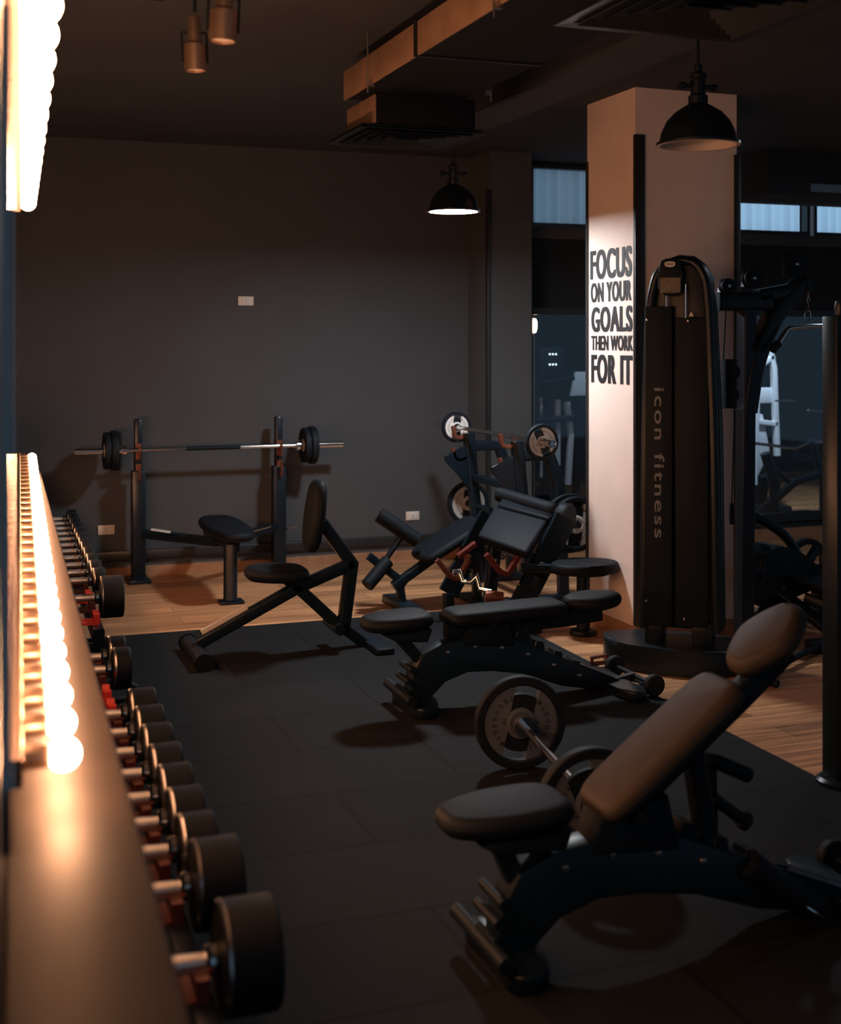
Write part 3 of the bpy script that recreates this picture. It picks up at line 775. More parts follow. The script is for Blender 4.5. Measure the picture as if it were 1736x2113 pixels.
    b = B(); prism(b, [(x0+.22*kx, .28), (x0+.50*kx, .26), (x0+.46*kx, sz-.04), (x0+.26*kx, sz-.06)], (0, Yb-.06, 0), (1, 0, 0), (0, 0, 1), (0, 1, 0), .12, bev=.015, seg=2); obj('pivot_housing', b, 'matteblack', r)
    b = B(); rod(b, (x0+.36*kx, Yb-.11, sz-.07), (x0+.36*kx, Yb+.11, sz-.07), .02, 16); obj('pivot_pin', b, 'matteblack', r)
    return r, dirv, nd, A, C, Ee
# front one: raised back rest
FB = 3.10
def Q(px, py): q = P(px, py, Y=FB); return (q.x, q.z)
x0 = 1.36
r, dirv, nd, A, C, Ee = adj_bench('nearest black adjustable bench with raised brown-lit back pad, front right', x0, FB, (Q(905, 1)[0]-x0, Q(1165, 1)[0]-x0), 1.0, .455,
    (Q(1207, 1652), Q(1487, 1382)), (Q(1499, 1362), Q(1634, 1232)), 'adjustable arched benches', 'leather_lit')
# carrying handle and side lever behind the back pad
b = B(); sweep(b, arc_pts([P(1440, 1560, Y=FB+.1), P(1480, 1572, Y=FB+.05), P(1545, 1600, Y=FB+.05)]), circ(.022, 12)); obj('carry_handle', b, 'matteblack', r)
b = B(); sweep(b, [P(1455, 1580, Y=FB+.08), P(1458, 1770, Y=FB+.08)], rrect(.055, .055)); obj('locking_post', b, 'blackmetal', r)
b = B(); rod(b, P(1470, 1645, Y=FB+.05), P(1538, 1695, Y=FB+.05), .018, 12); lathe(b, [(0, 0), (.026, .005), (.028, .03), (0, .045)], P(1525, 1686, Y=FB+.05), (.8, 0, -.5), 14); obj('side_lever', b, 'matteblack', r)
b = B(); sweep(b, [P(1545, 1780, Y=FB-.05), P(1600, 1822, Y=FB-.05), P(1736, 1905, Y=FB-.05), P(1830, 1965, Y=FB-.05)], circ(.04, 16)); obj('rear_roller', b, 'rubberblack', r)
b = B(); rod(b, P(1665, 1872, Y=FB-.10), P(1840, 1985, Y=FB-.10), .005, 8); obj('roller_rod', b, 'chrome', r, label='thin chrome rod')
# middle one: nearly flat
MB_ = 5.38; x1 = 1.92
def Q2(px, py): q = P(px, py, Y=MB_); return (q.x, q.z)
adj_bench('nearly flat black adjustable bench in the middle of the rubber floor', x1, MB_, (Q2(745, 1)[0]-x1, Q2(886, 1)[0]-x1), .93, .455,
    (Q2(918, 1256), Q2(1160, 1232)), (Q2(1162, 1228), Q2(1278, 1214)), 'adjustable arched benches', 'leather')

# ================================================================ BARBELL ON THE RUBBER FLOOR
c1 = Vector((2.03, 4.49, .189)); c2 = Vector((1.89, 3.63, .189)); ax = (c2-c1).normalized()
barbell('short chrome barbell lying behind the nearest bench on the rubber floor', (c1+c2)/2, ax, .475, .40, sleeve_r=.025, shaft_r=.014)
plate('weight_plate', 'black and grey rubber plate facing us on the far end of the floor barbell', c1, ax, .177, .045, 'darkplate', 'floor barbell plates', txt='TECHNOGYM', roll=-.12)
plate('weight_plate', 'black and grey rubber plate half hidden behind the nearest bench pad', c2, ax, .177, .045, 'darkplate', 'floor barbell plates', txt='TECHNOGYM', roll=.5)

# ================================================================ INCLINE RACK WITH BAR (right of back wall)
XI = 3.28
r = root('incline_press_rack', 'black incline press rack with copper hooks holding the plate-loaded bar', 'rack', (XI, 7.65, 0))
for (yy, pxs) in ((8.10, ((998, 930), (1022, 1130))), (7.30, ((1150, 960), (1165, 1150)))):
    b = B(); bar(b, [(XI, yy, 1.02), (XI+.02, yy, .80), (XI+.10, yy, .03)], .07, .07, UPY); obj('upright', b, 'blackmetal', r)
    b = B(); box(b, XI-.06, XI+.40, yy-.04, yy+.04, 0, .05, bev=.01); obj('foot_rail', b, 'blackmetal', r)
    b = B(); prism(b, smooth_outline([(XI-.20, .86), (XI-.10, .90), (XI+.05, .97), (XI+.06, .80), (XI, .62), (XI-.06, .72)], 1), (0, yy-.015, 0), (1, 0, 0), (0, 0, 1), (0, 1, 0), .03, bev=.003, seg=1); obj('bracket_plate', b, 'blackmetal', r)
    for z in (1.03, .88):
        b = B(); bar(b, arc_pts([(XI-.01, yy, z-.02), (XI-.06, yy, z-.045), (XI-.10, yy, z-.03), (XI-.115, yy, z+.04)]), .025, .03, UPY); obj('bar_hook', b, 'copper', r)
    b = B(); bar(b, arc_pts([(XI, yy, .93), (XI+.22, yy, .93), (XI+.29, yy, .75), (XI+.32, yy, .04)], r=.3), .065, .065, UPY); obj('rear_post', b, 'blackmetal', r)
    xg = XI+(.06 if yy > 8 else .30)
    b = B(); rod(b, (xg, yy-.25, .52), (xg, yy+.22, .52), .02, 14); obj('storage_peg', b, 'blackmetal', r)
b = B(); bar(b, [(XI+.07, 7.3, .30), (XI+.07, 8.1, .30)], .06, .06); obj('cross_member', b, 'blackmetal', r)
b = B(); bar(b, [(XI+.03, 7.3, .72), (XI+.03, 8.1, .72)], .05, .05); obj('cross_member', b, 'blackmetal', r)
bc = Vector((XI-.055, 7.62, 1.055))
barbell('chrome barbell with two black and white plates on the incline rack', bc, (0, -1, 0), .95, .66, sleeve_r=.024)
yA = P(942, 880, X=XI-.055).y; yB = P(1118, 902, X=XI-.055).y
plate('weight_plate', 'black and white plate on the far end of the incline rack barbell', (XI-.055, yA, 1.055), (0, -1, 0), .105, .035, 'whiteplate', 'plates of the incline rack', txt='TECHNOGYM')
plate('weight_plate', 'black and grey plate on the near end of the incline rack barbell', (XI-.055, yB, 1.055), (0, -1, 0), .105, .035, 'greyplate', 'plates of the incline rack', txt='TECHNOGYM', roll=.5)
plate('weight_plate', 'black and white plate stored low on the far post of the incline rack', (XI+.06, 8.26, .52), (0, -1, 0), .15, .04, 'greyplate', 'plates of the incline rack', txt='TECHNOGYM')
plate('weight_plate', 'large black and white plate stored low beside the cream column', (XI+.30, 7.095, .52), (0, -1, 0), .17, .04, 'whiteplate', 'plates of the incline rack', txt='TECHNOGYM')
bumper('black plate leaning low behind the white-faced plate beside the column', (XI+.30, 7.175, .515), (0, -1, 0), .185, .03, 'plates of the incline rack')

# ================================================================ HYPEREXTENSION / PREACHER UNIT
YA = 7.45
def W(px, py, y=YA): return P(px, py, Y=y)
r = root('hyperextension_bench', 'black bench with leg rollers at its left and long dark sloping pad', 'exercise bench', (W(850, 1200).x, YA, 0))
b = B(); rod(b, W(782, 1062, YA+.05), W(862, 1116, YA-.02), .048, 20); obj('upper_roller', b, 'leather', r)
b = B(); rod(b, W(800, 1158, YA), W(758, 1208, YA-.06), .042, 20); obj('lower_roller', b, 'leather', r)
b = B(); rod(b, W(828, 1108), W(782, 1176), .018, 12); obj('roller_post', b, 'blackmetal', r)
b = B(); bar(b, [W(762, 1148), W(836, 1205)], .05, .05, UPY); obj('foot_beam', b, 'blackmetal', r)
b = B(); bar(b, [W(812, 1210), W(930, 1125), W(1000, 1100)], .055, .06, UPY); obj('main_beam', b, 'blackmetal', r)
q = W(830, 1212); b = B(); box(b, q.x-.05, q.x+.05, YA-.25, YA+.25, 0, .05, bev=.01); bar(b, [(q.x, YA, .04), W(824, 1205)], .05, .05, UPY); obj('floor_foot', b, 'blackmetal', r)
b = B(); pad(b, W(856, 1142), W(985, 1062), .34, .07, rnd=.12); obj('long_pad', b, 'leather', r)
q = W(985, 1185); b = B(); bar(b, [W(978, 1085), (q.x, YA, .02)], .055, .055, UPY); box(b, q.x-.05, q.x+.05, YA-.22, YA+.22, 0, .03); obj('rear_leg', b, 'blackmetal', r)

YP = 6.80
r = root('preacher_curl_bench', 'black preacher curl bench with wide arm pad and round end roller', 'exercise bench', (3.1, YP, 0))
# arm pad: slanted slab facing us
b = B(); u1 = P(955, 1062, Y=YP-.05); u2 = P(1048, 1008, Y=YP+.22); v1 = P(1124, 1105, Y=YP-.28); v2 = P(1168, 1052, Y=YP-.05)
def slab(b, q, t, bev):
    q = [Vector(x) for x in q]; n = (q[1]-q[0]).cross(q[3]-q[0]).normalized()
    if n.z < 0: n = -n
    hi = [b.verts.new(x) for x in q]; lo = [b.verts.new(x-n*t) for x in q]
    f1 = b.faces.new(hi); f2 = b.faces.new(lo[::-1])
    for j in range(4): b.faces.new((lo[j], lo[(j+1) % 4], hi[(j+1) % 4], hi[j]))
    if bev: bmesh.ops.bevel(b, geom=list(b.edges), offset=bev, segments=4, profile=.5, affect='EDGES')
    return b
# top cushion
zt = .60
a1 = P(1026, 1040, Y=7.04); a2 = P(1046, 1012, Y=7.22); a3 = P(1166, 1052, Y=6.86); a4 = P(1134, 1068, Y=6.72)
slab(b, [a1, a2, a3, a4], .06, .018); obj('top_pad', b, 'leather', r)
b = B(); d1 = P(1020, 1043, Y=7.02); d2 = P(1130, 1072, Y=6.70); d3 = P(1086, 1140, Y=6.52); d4 = P(984, 1104, Y=6.84)
slab(b, [d1, d2, d3, d4], .06, .018); obj('front_pad', b, 'leather', r)
b = B(); rod(b, P(1030, 1020, Y=7.18), P(1160, 1058, Y=6.78), .045, 20); obj('top_roller', b, 'leather', r)
b = B(); lathe(b, [(0, -.03), (.075, -.03), (.08, -.02), (.08, .02), (.075, .03), (0, .03)], P(1166, 1066, Y=6.70), (P(1160, 1058, Y=6.78)-P(1030, 1020, Y=7.18)).normalized(), 28); obj('roller_cap', b, 'rubberblack', r)
# side plate with round holes
def holed_strip(b, p0, p1, w_, t, holes, hr, nseg=20):
    p0, p1 = Vector(p0), Vector(p1); u = (p1-p0); L_ = u.length; u.normalize(); n = Vector((0, -1, 0)); n = (n-u*n.dot(u)).normalized(); v = n.cross(u).normalized()
    cuts = [0]
    for h in holes: cuts += [h-w_*.42, h+w_*.42]
    cuts.append(L_)
    for i in range(0, len(cuts), 2):
        a, c_ = cuts[i], cuts[i+1]
        if c_-a > .002: prism(b, [(a, -w_/2), (c_, -w_/2), (c_, w_/2), (a, w_/2)], p0-n*t/2, u, v, n, t)
    for h in holes:
        k = w_*.42; ring_o = []; ring_i = []
        for j in range(nseg):
            a = 2*PI*j/nseg; cx, cy = math.cos(a), math.sin(a)
            s = min(k/abs(cx) if abs(cx) > 1e-6 else 9, (w_/2)/abs(cy) if abs(cy) > 1e-6 else 9)
            ring_o.append((h+cx*s, cy*s)); ring_i.append((h+cx*hr, cy*hr))
        for side in (0, 1):
            off = p0-n*t/2+n*t*side
            O = [b.verts.new(off+u*x+v*y) for x, y in ring_o]; I = [b.verts.new(off+u*x+v*y) for x, y in ring_i]
            for j in range(nseg): b.faces.new((O[j], O[(j+1) % nseg], I[(j+1) % nseg], I[j]))
            if side: 
                for j in range(nseg): b.faces.new((I0[j], I0[(j+1) % nseg], I[(j+1) % nseg], I[j]))
            I0 = I
    return b
s0 = P(1168, 1068, Y=6.62); s1 = P(1068, 1262, Y=6.62)
b = B(); holed_strip(b, s0, s1, .135, .03, [(s1-s0).length*.52, (s1-s0).length*.68], .026); obj('side_plate', b, 'blackmetal', r)
s0b = P(1010, 1062, Y=7.05); s1b = P(925, 1225, Y=7.05)
b = B(); holed_strip(b, s0b, s1b, .12, .03, [(s1b-s0b).length*.55], .026); obj('side_plate', b, 'blackmetal', r)
b = B(); bar(b, [P(1026, 1090, Y=6.9), P(1010, 1235, Y=6.9)], .07, .06, UPY); obj('centre_post', b, 'blackmetal', r)
b = B(); box(b, s1b.x-.05, 3.1, 6.55, 6.63, .0, .05, bev=.01); box(b, s1b.x-.05, 3.0, 7.0, 7.08, .0, .05, bev=.01); box(b, 2.78, 2.86, 6.5, 7.1, 0.0, .05, bev=.01); 
bar(b, [s1, (s1.x-.02, 6.6, .03)], .06, .06, UPY); bar(b, [s1b, (s1b.x, 7.04, .03)], .06, .06, UPY); bar(b, [P(1010, 1235, Y=6.9), (P(1010, 1235, Y=6.9).x, 6.9, .03)], .06, .06, UPY)
box(b, 2.75, 2.86, 6.86, 6.94, 0, .05)
obj('base_frame', b, 'blackmetal', r)
b = B(); bar(b, [P(1075, 1172, Y=6.60), P(1195, 1174, Y=6.52)], .05, .06, UPY); obj('seat_arm', b, 'blackmetal', r)
sc_ = P(1207, 1158, Y=6.50)
b = B(); o = [(.20*math.cos(2*PI*k/28)*(1.0), .15*math.sin(2*PI*k/28)) for k in range(28)]
prism(b, o, (sc_.x-.02, 6.46, sc_.z-.055), (1, 0, 0), (0, 1, 0), (0, 0, 1), .06, bev=.02, seg=4); obj('seat_pad', b, 'leather', r)
bp_ = P(1205, 1305, z=0)
b = B(); rod(b, (sc_.x-.03, 6.46, sc_.z-.05), (sc_.x-.03, 6.46, .02), .038, 20); lathe(b, [(0, 0), (.075, 0), (.078, .012), (.07, .028), (.04, .035), (0, .035)], (sc_.x-.03, 6.46, .0), n=28); obj('seat_pedestal', b, 'blackmetal', r)
for (px, py, y) in ((945, 1188, 7.0), (1048, 1178, 6.62)):
    b = B(); q = P(px, py, Y=y); bar(b, arc_pts([q+Vector((-.13, 0, .10)), q+Vector((-.05, 0, 0)), q+Vector((0, 0, -.02)), q+Vector((.07, 0, .09))], r=.6), .03, .035, UPY); obj('bar_catch', b, 'dullred' if px > 1000 else 'copper', r, label='reddish bar catch')
b = B(); q = P(962, 1140, Y=6.98); bar(b, [q+Vector((-.05, 0, -.02)), q+Vector((.06, 0, .05))], .03, .04, UPY); obj('bar_catch', b, 'dullred', r, label='red bar catch')
for px, py in ((1030, 1130), (1023, 1155), (1038, 1150)):
    b = B(); lathe(b, [(0, 0), (.016, 0), (.012, .012), (0, .015)], P(px, py, Y=6.86), (0, -1, 0), 14); obj('bolt', b, 'chrome', r)
# curl bar leaning in the lower catches
r2 = root('curl_bar', 'chrome zigzag curl bar held in the catches of the preacher bench', 'curl bar', P(985, 1190, Y=6.8))
zz = [P(935, 1180, Y=6.78), P(948, 1178, Y=6.78), P(955, 1200, Y=6.75), P(972, 1202, Y=6.72), P(984, 1190, Y=6.7), P(990, 1216, Y=6.68), P(1012, 1220, Y=6.64), P(1022, 1240, Y=6.62), P(1050, 1236, Y=6.6)]
b = B(); sweep(b, zz, circ(.013, 12)); obj('shaft', b, 'chrome', r2)
b = B(); lathe(b, [(0, -.05), (.032, -.05), (.036, 0), (.032, .05), (0, .05)], P(1020, 1232, Y=6.62), (1, -.3, -.1), 18); obj('sleeve_collar', b, 'copper', r2)

# ================================================================ CABLE TOWER
YT = 5.62
def T(px, py, y=YT): return P(px, py, Y=y)
PSI = math.radians(37)
TC = Vector((3.39, 5.60, 0)); TR = Vector((math.cos(PSI), -math.sin(PSI), 0)); TB = Vector((math.sin(PSI), math.cos(PSI), 0)); TU = Vector((0, 0, 1))
def S(px, py, d=0.0):
    """(s, z) on the tower front plane seen at a pixel"""
    a = (px-868)/F; dv = Vector((SN+CS*a, CS-SN*a, (702-py)/F)); o_ = Vector((0, 0, EYE))
    t = (TC+TB*d-o_).dot(TB)/dv.dot(TB); q = o_+dv*t-TC
    return (q.dot(TR), q.z)
def TP(s_, z, d): return TC+TR*s_+TB*d+TU*z
def tprism(b, pts, d, t, **k): return prism(b, pts, TC+TB*d, TR, TU, TB, t, **k)
def tbox(b, s0, s1, z0, z1, d0, d1, bev=0): return prism(b, [(s0, z0), (s1, z0), (s1, z1), (s0, z1)], TC+TB*d0, TR, TU, TB, d1-d0, bev=bev, seg=2)
r = root('cable_machine', 'tall black cable tower with grey icon fitness lettering before the column', 'cable machine', (TC.x, TC.y, 0))
out = [(1318, 1330), (1322, 900), (1328, 680), (1334, 605), (1346, 560), (1366, 536), (1400, 524), (1432, 527), (1452, 541), (1466, 568), (1474, 640), (1486, 900), (1492, 1330)]
o = [S(x, y) for x, y in out]; o[0] = (o[0][0], .20); o[-1] = (o[-1][0], .20)
b = B(); tprism(b, o, .03, .22, bev=.03, seg=4); obj('tower_shell', b, 'glossblack', r)
cs_ = sum(q[0] for q in o)/len(o)
path = [TP(cs_+(q[0]-cs_)*.86, .2+(q[1]-.2)*.985, .02) for q in o]
b = B(); sweep(b, arc_pts(path, 3, .6), rrect(.045, .07, .02), up=TB); obj('front_arch', b, 'glossblack', r)
z_l, z_r = S(1, 632)[1], S(1, 655)[1]
z_l, z_r = S(1360, 632)[1], S(1430, 655)[1]
sa, sb, sd = S(1326, 900)[0], S(1389, 900)[0], S(1462, 900)[0]
b = B(); tbox(b, sa+.015, sb, .22, z_l, -.025, .04, bev=.012); tp_ = obj('left_cover', b, 'matteblack', r)
b = B(); tbox(b, sb+.010, sd, .22, z_r, -.008, .04, bev=.008); obj('right_cover', b, 'matteblack', r)
l0, l1 = S(1364, 800, -.026), S(1364, 1110, -.026)
b = text_bm('icon fitness', TP(S(1352, 950)[0], l0[1], -.0262), (0, 0, -1), TR, width=l0[1]-l1[1], height=.050, thick=.001, bold=.012, spacing=1.2)
obj('machine_lettering', b, 'greyink', tp_, smooth=0)
pa, pb = S(1358, 570, -.05), S(1409, 570, -.05)
zt1, zt2, zt3 = S(1384, 609, -.05)[1], S(1384, 552, -.05)[1], S(1384, 533, -.05)[1]
b = B(); tprism(b, smooth_outline([(pa[0], zt1), (pb[0], zt1), (pb[0], zt2), (pb[0]-.02, zt3), (pa[0]+.02, zt3), (pa[0], zt2)], 1), -.05, .045, bev=.008, seg=2); pq = obj('head_plaque', b, 'matteblack', r)
b = B(); tbox(b, pa[0]+.010, pb[0]-.010, S(1384, 604, -.05)[1], S(1384, 573, -.05)[1], -.053, -.049); obj('weight_chart', b, 'chart', pq)
cm = S(1383, 545, -.05)
b = B(); tprism(b, smooth_outline([(cm[0]-.026, cm[1]+.013), (cm[0]+.02, cm[1]+.013), (cm[0]+.026, cm[1]+.006), (cm[0]+.026, cm[1]-.006), (cm[0]+.012, cm[1]-.015), (cm[0]-.01, cm[1]-.015), (cm[0]-.026, cm[1]-.008)], 1), -.054, .005); obj('emblem', b, 'sign', pq, label='small pale emblem badge')
b = B(); tbox(b, cm[0]-.019, cm[0]+.016, cm[1]-.004, cm[1]+.004, -.0555, -.0538); obj('emblem_band', b, 'greyink', pq)
for px, t_, b_ in ((1375, 609, 634), (1415, 586, 648)):
    q0, q1 = S(px, t_, -.02), S(px, b_, -.02)
    b = B(); rod(b, TP(q0[0], q0[1], -.02), TP(q1[0], q1[1]-.02, -.015), .006, 12); obj('guide_rod', b, 'chrome', r, label='bright guide rod')
for px, py in ((1335, 660), (1420, 662), (1334, 1240), (1412, 1278)):
    q = S(px, py, -.026); b = B(); lathe(b, [(0, -.02), (.007, -.02), (.007, 0), (.005, .004), (0, .005)], TP(q[0], q[1], -.024), -TB, 10); obj('bolt', b, 'steel', r)
q = S(1427, 648, -.01); b = B(); tprism(b, [(q[0]-.014, q[1]-.012), (q[0]+.014, q[1]-.012), (q[0], q[1]+.012)], -.012, .004); obj('warning_sticker', b, 'sign', r)
b = B(); o = smooth_outline([(-.40, .12), (-.33, -.03), (-.10, -.13), (.18, -.14), (.34, -.02), (.36, .30), (-.36, .30)], 2)
prism(b, o, TC, TR, TB, TU, .13, bev=.025, seg=4); obj('base_cover', b, 'glossblack', r)
b = B(); tbox(b, sa+.01, sa+.10, .12, .24, .0, .2, bev=.01); obj('tower_foot', b, 'blackmetal', r)
b = B(); tbox(b, sd-.08, sd+.02, .12, .24, .0, .2, bev=.01); obj('tower_foot', b, 'blackmetal', r)
# top beam, boom, pulleys
YQ = YT+.18
b = B(); bar(b, [T(1475, 622, YQ), T(1585, 622, YQ)], .10, .10, UPY); obj('top_beam', b, 'blackmetal', r)
b = B(); bar(b, [T(1541, 640, YQ), T(1536, 1290, YQ)+Vector((0, 0, 0))], .075, .09, UPY)
b2z = T(1536, 1290, YQ); bar(b, [b2z, (b2z.x, YQ, .02)], .075, .09, UPY); obj('rear_mast', b, 'blackmetal', r)
b = B(); sweep(b, arc_pts([T(1540, 850, YQ), T(1556, 740, YQ), T(1600, 640, YQ), T(1660, 580, YQ)], r=.9), rrect(.09, .105, .02), up=UPY); obj('boom', b, 'blackmetal', r)
b = B(); bar(b, [T(1560, 612, YQ), T(1668, 592, YQ)], .07, .10, UPY); obj('boom_head', b, 'blackmetal', r)
for px, py, rp in ((1640, 545, 31), (1552, 574, 23), (1500, 590, 17), (1510, 768, 17), (1508, 815, 17)):
    rr = rp/F*6.1; c = T(px, py, YQ-.075 if px < 1530 else YQ-.06)
    b = B(); lathe(b, [(0, -.02), (rr, -.02), (rr, -.012), (rr*.86, -.004), (rr*.86, .004), (rr, .012), (rr, .02), (0, .02)], c, (0, 1, 0), 36); pw = obj('pulley', b, 'matteblack', r)
    b = B(); lathe(b, [(0, .02), (.012, .02), (.009, .028), (0, .03)], c, (0, -1, 0), 14); obj('pulley_bolt', b, 'steel', pw)
    b = B(); prism(b, smooth_outline([(c.x-rr*.5, c.z+rr*.3), (c.x+rr*.5, c.z+rr*.3), (c.x+rr*.7, c.z-rr*1.2), (c.x-rr*.7, c.z-rr*1.2)], 1), (0, c.y+.02, 0), (1, 0, 0), (0, 0, 1), (0, 1, 0), .03); obj('pulley_fork', b, 'blackmetal', r)
b = B(); rod(b, T(1505, 741, YQ-.07), T(1505, 842, YQ-.07), .04, 12); obj('pulley_block', b, 'matteblack', r)
cab = [[T(1534, 560, YQ-.06), T(1618, 522, YQ-.06)], [T(1500, 605, YQ-.07), T(1493, 745, YQ-.07)], [T(1516, 843, YQ-.07), T(1510, 1050, YQ-.07)], [T(1667, 556, YQ-.06), T(1668, 600, YQ-.06)]]
for cc in cab:
    b = B(); rod(b, cc[0], cc[1], .004, 8); obj('cable', b, 'rubberblack', r)
b = B(); lathe(b, [(0, 0), (.012, 0), (.014, .05), (.01, .11), (0, .11)], T(1510, 1082, YQ-.07), n=14); obj('cable_stop', b, 'rubberblack', r)
# carabiner chain and lat bar hang from the cable
r3 = root('lat_pulldown_bar', 'bent chrome pulldown bar hanging on a carabiner from the cable boom', 'pulldown bar', T(1668, 600, YQ-.06))
b = B()
for k in range(3):
    c = T(1668, 606+k*11, YQ-.06); pts = [c+Vector((.009*math.cos(a)*(1 if k % 2 else .2), .009*math.cos(a)*(.2 if k % 2 else 1), .015*math.sin(a))) for a in [2*PI*i/12 for i in range(13)]]
    sweep(b, pts, circ(.0028, 6), cap=False)
obj('chain', b, 'chrome', r3)
b = B(); c = T(1667, 651, YQ-.06); pts = [c+Vector((.02*math.cos(a), 0, .032*math.sin(a))) for a in [2*PI*i/20 for i in range(21)]]; sweep(b, pts, circ(.0035, 8), cap=False); obj('carabiner', b, 'chrome', r3)
b = B(); sweep(b, arc_pts([T(1604, 712, YQ-.10), T(1626, 677, YQ-.08), T(1668, 673, YQ-.06), T(1722, 672, YQ-.04), T(1760, 690, YQ-.02)], r=.4), circ(.013, 12)); obj('bar_shaft', b, 'chrome', r3)
b = B(); sweep(b, [T(1594, 722, YQ-.11), T(1606, 709, YQ-.10)], circ(.022, 14)); obj('rubber_grip', b, 'rubberblack', r3)

# ================================================================ RIGHT EDGE RACK POST
r = root('power_rack', 'tall black rack post with round foot at the right edge', 'rack', (2.99, 3.93, 0))
xp = P(1724, 1, Y=3.93).x+.03
b = B(); box(b, xp-.045, xp+.045, 3.90, 3.99, .02, 1.74, bev=.008); obj('upright', b, 'blackmetal', r)
b = B(); lathe(b, [(0, .012), (.085, .012), (.088, .026), (.075, .036), (0, .036)], (xp+.0, 3.94, 0), n=28); obj('floor_flange', b, 'blackmetal', r)
b = B(); lathe(b, [(0, 0), (.018, 0), (.022, .03), (.016, .055), (0, .06)], (xp, 3.94, 1.74), n=16); obj('post_knob', b, 'blackmetal', r)
b = B(); bar(b, arc_pts([(xp, 3.90, 1.60), (xp-.01, 3.83, 1.58), (xp-.01, 3.81, 1.66)]), .03, .02, UPY); box(b, xp-.02, xp+.02, 3.886, 3.90, 1.55, 1.72); obj('bar_hook', b, 'copper', r)

# ================================================================ PLATE-LOADED LEG MACHINE (right)
YL = 6.10
def G(px, py, y=YL): return P(px, py, Y=y)
r = root('leg_machine', 'low black plate-loaded leg machine with curved tube, right of the cable tower', 'leg machine', (G(1640, 1).x, YL, 0))
b = B(); sweep(b, arc_pts([G(1545, 1062, YL+.2), G(1600, 1088, YL+.2), G(1630, 1115, YL+.2), G(1648, 1150, YL+.2)], r=.9), circ(.03, 14)); obj('curved_tube', b, 'blackmetal', r)
b = B(); prism(b, smooth_outline([(G(x, 1).x, G(1640, y).z) for x, y in ((1558, 1150), (1580, 1128), (1610, 1122), (1650, 1140), (1690, 1180), (1700, 1205), (1640, 1225), (1570, 1250), (1558, 1235))], 2), (0, YL-.05, 0), (1, 0, 0), (0, 0, 1), (0, 1, 0), .22, bev=.015, seg=2); obj('machine_body', b, 'glossblack', r)
b = B(); lathe(b, [(.02, -.02), (.045, -.02), (.05, -.012), (.05, .012), (.045, .02), (.02, .02), (.02, -.02)], G(1562, 1190, YL-.09), (0, 1, 0), 24); rod(b, G(1562, 1190, YL-.05), G(1562, 1190, YL-.11), .016, 12); obj('round_end', b, 'blackmetal', r)
b = B(); box(b, G(1612, 1).x, G(1720, 1).x, YL-.35, YL-.06, G(1640, 1222, YL-.3).z, G(1640, 1200, YL-.2).z, bev=.02); obj('seat_pad', b, 'leather', r)
b = B(); box(b, G(1650, 1).x, G(1715, 1).x, YL-.30, YL-.1, .22, G(1640, 1222, YL-.3).z, bev=.01); obj('seat_support', b, 'blackmetal', r)
b = B()
box(b, 4.22, 5.7, 5.63, 5.70, .0, .07, bev=.01); box(b, 4.22, 5.7, 6.30, 6.37, .0, .07, bev=.01); box(b, 4.85, 4.93, 5.65, 6.35, .01, .06); 
bar(b, [G(1660, 1235), (5.0, 5.67, .05)], .07, .07, UPY); bar(b, [G(1590, 1235), (4.4, 6.32, .05)], .07, .07, UPY); bar(b, [G(1600, 1215), (4.45, 5.67, .05)], .06, .06, UPY)
obj('floor_frame', b, 'blackmetal', r)
b = B(); rod(b, P(1560, 1395, Y=5.25), P(1606, 1412, Y=5.15), .02, 12); rod(b, P(1560, 1395, Y=5.25), (4.3, 5.66, .04), .018, 12); obj('foot_peg', b, 'matteblack', r)
b = B(); c = G(1664, 1165, YL+.25); Rr = .155
lathe(b, [(Rr*.78, -.015), (Rr, -.018), (Rr, .018), (Rr*.78, .015), (Rr*.78, -.015)], c, (.15, -1, 0), 40)
for k in range(3):
    a = 2*PI*k/3+.9; rod(b, c, c+Vector((math.cos(a)*Rr*.85, 0, math.sin(a)*Rr*.85)), .03, 10)
rod(b, c+Vector((0, .01, 0)), c+Vector((0, -.25, 0)), .02, 12)
obj('spoked_wheel', b, 'blackmetal', r)

# ================================================================ DUMBBELL RACK
def rx(y): return .52+.025*y+(.06 if y > 5.2 else 0)          # outer end of the dumbbells
da = Vector((.025, 1, 0)).normalized(); dn = Vector((1, -.025, 0)).normalized()
TZ = .50
racks = []
for y0_, y1_, lab in ((2.15, 5.02, 'near black dumbbell rack with red saddles on the rubber floor at left'), (5.58, 8.88, 'far black dumbbell rack reaching to the back wall under the ledge')):
    r = root('dumbbell_rack', lab, 'dumbbell rack', (rx(y0_)-.21, (y0_+y1_)/2, 0), 'dumbbell racks'); racks.append(r)
    for off, nm in ((.15, 'front_rail'), (.27, 'rear_rail')):
        b = B(); bar(b, [Vector((rx(y0_)-off, y0_, TZ-.105)), Vector((rx(y1_)-off, y1_, TZ-.105))], .05, .06); obj(nm, b, 'blackmetal', r)
    for y in (y0_+.05, y1_-.08):
        b = B(); q = Vector((rx(y)-.21, y, 0))
        bar(b, [q-dn*.11+Vector((0, 0, TZ-.155)), q+dn*.11+Vector((0, 0, TZ-.155))], .05, .05); bar(b, [q+Vector((0, 0, .03)), q+Vector((0, 0, TZ-.15))], .07, .07, UPY)
        box(b, q.x-.13, q.x+.2, y-.05, y+.05, 0.012 if y < 7.2 else 0, .05, bev=.01)
        obj('rack_stand', b, 'blackmetal', r)
slots = [2.41, 2.75, 2.96, 3.14, 3.32, 3.51, 3.70, 3.89, 4.09, 4.28, 4.46, 4.66, 4.85, 5.72, 5.98, 6.2]+[6.42+.225*i for i in range(11)]
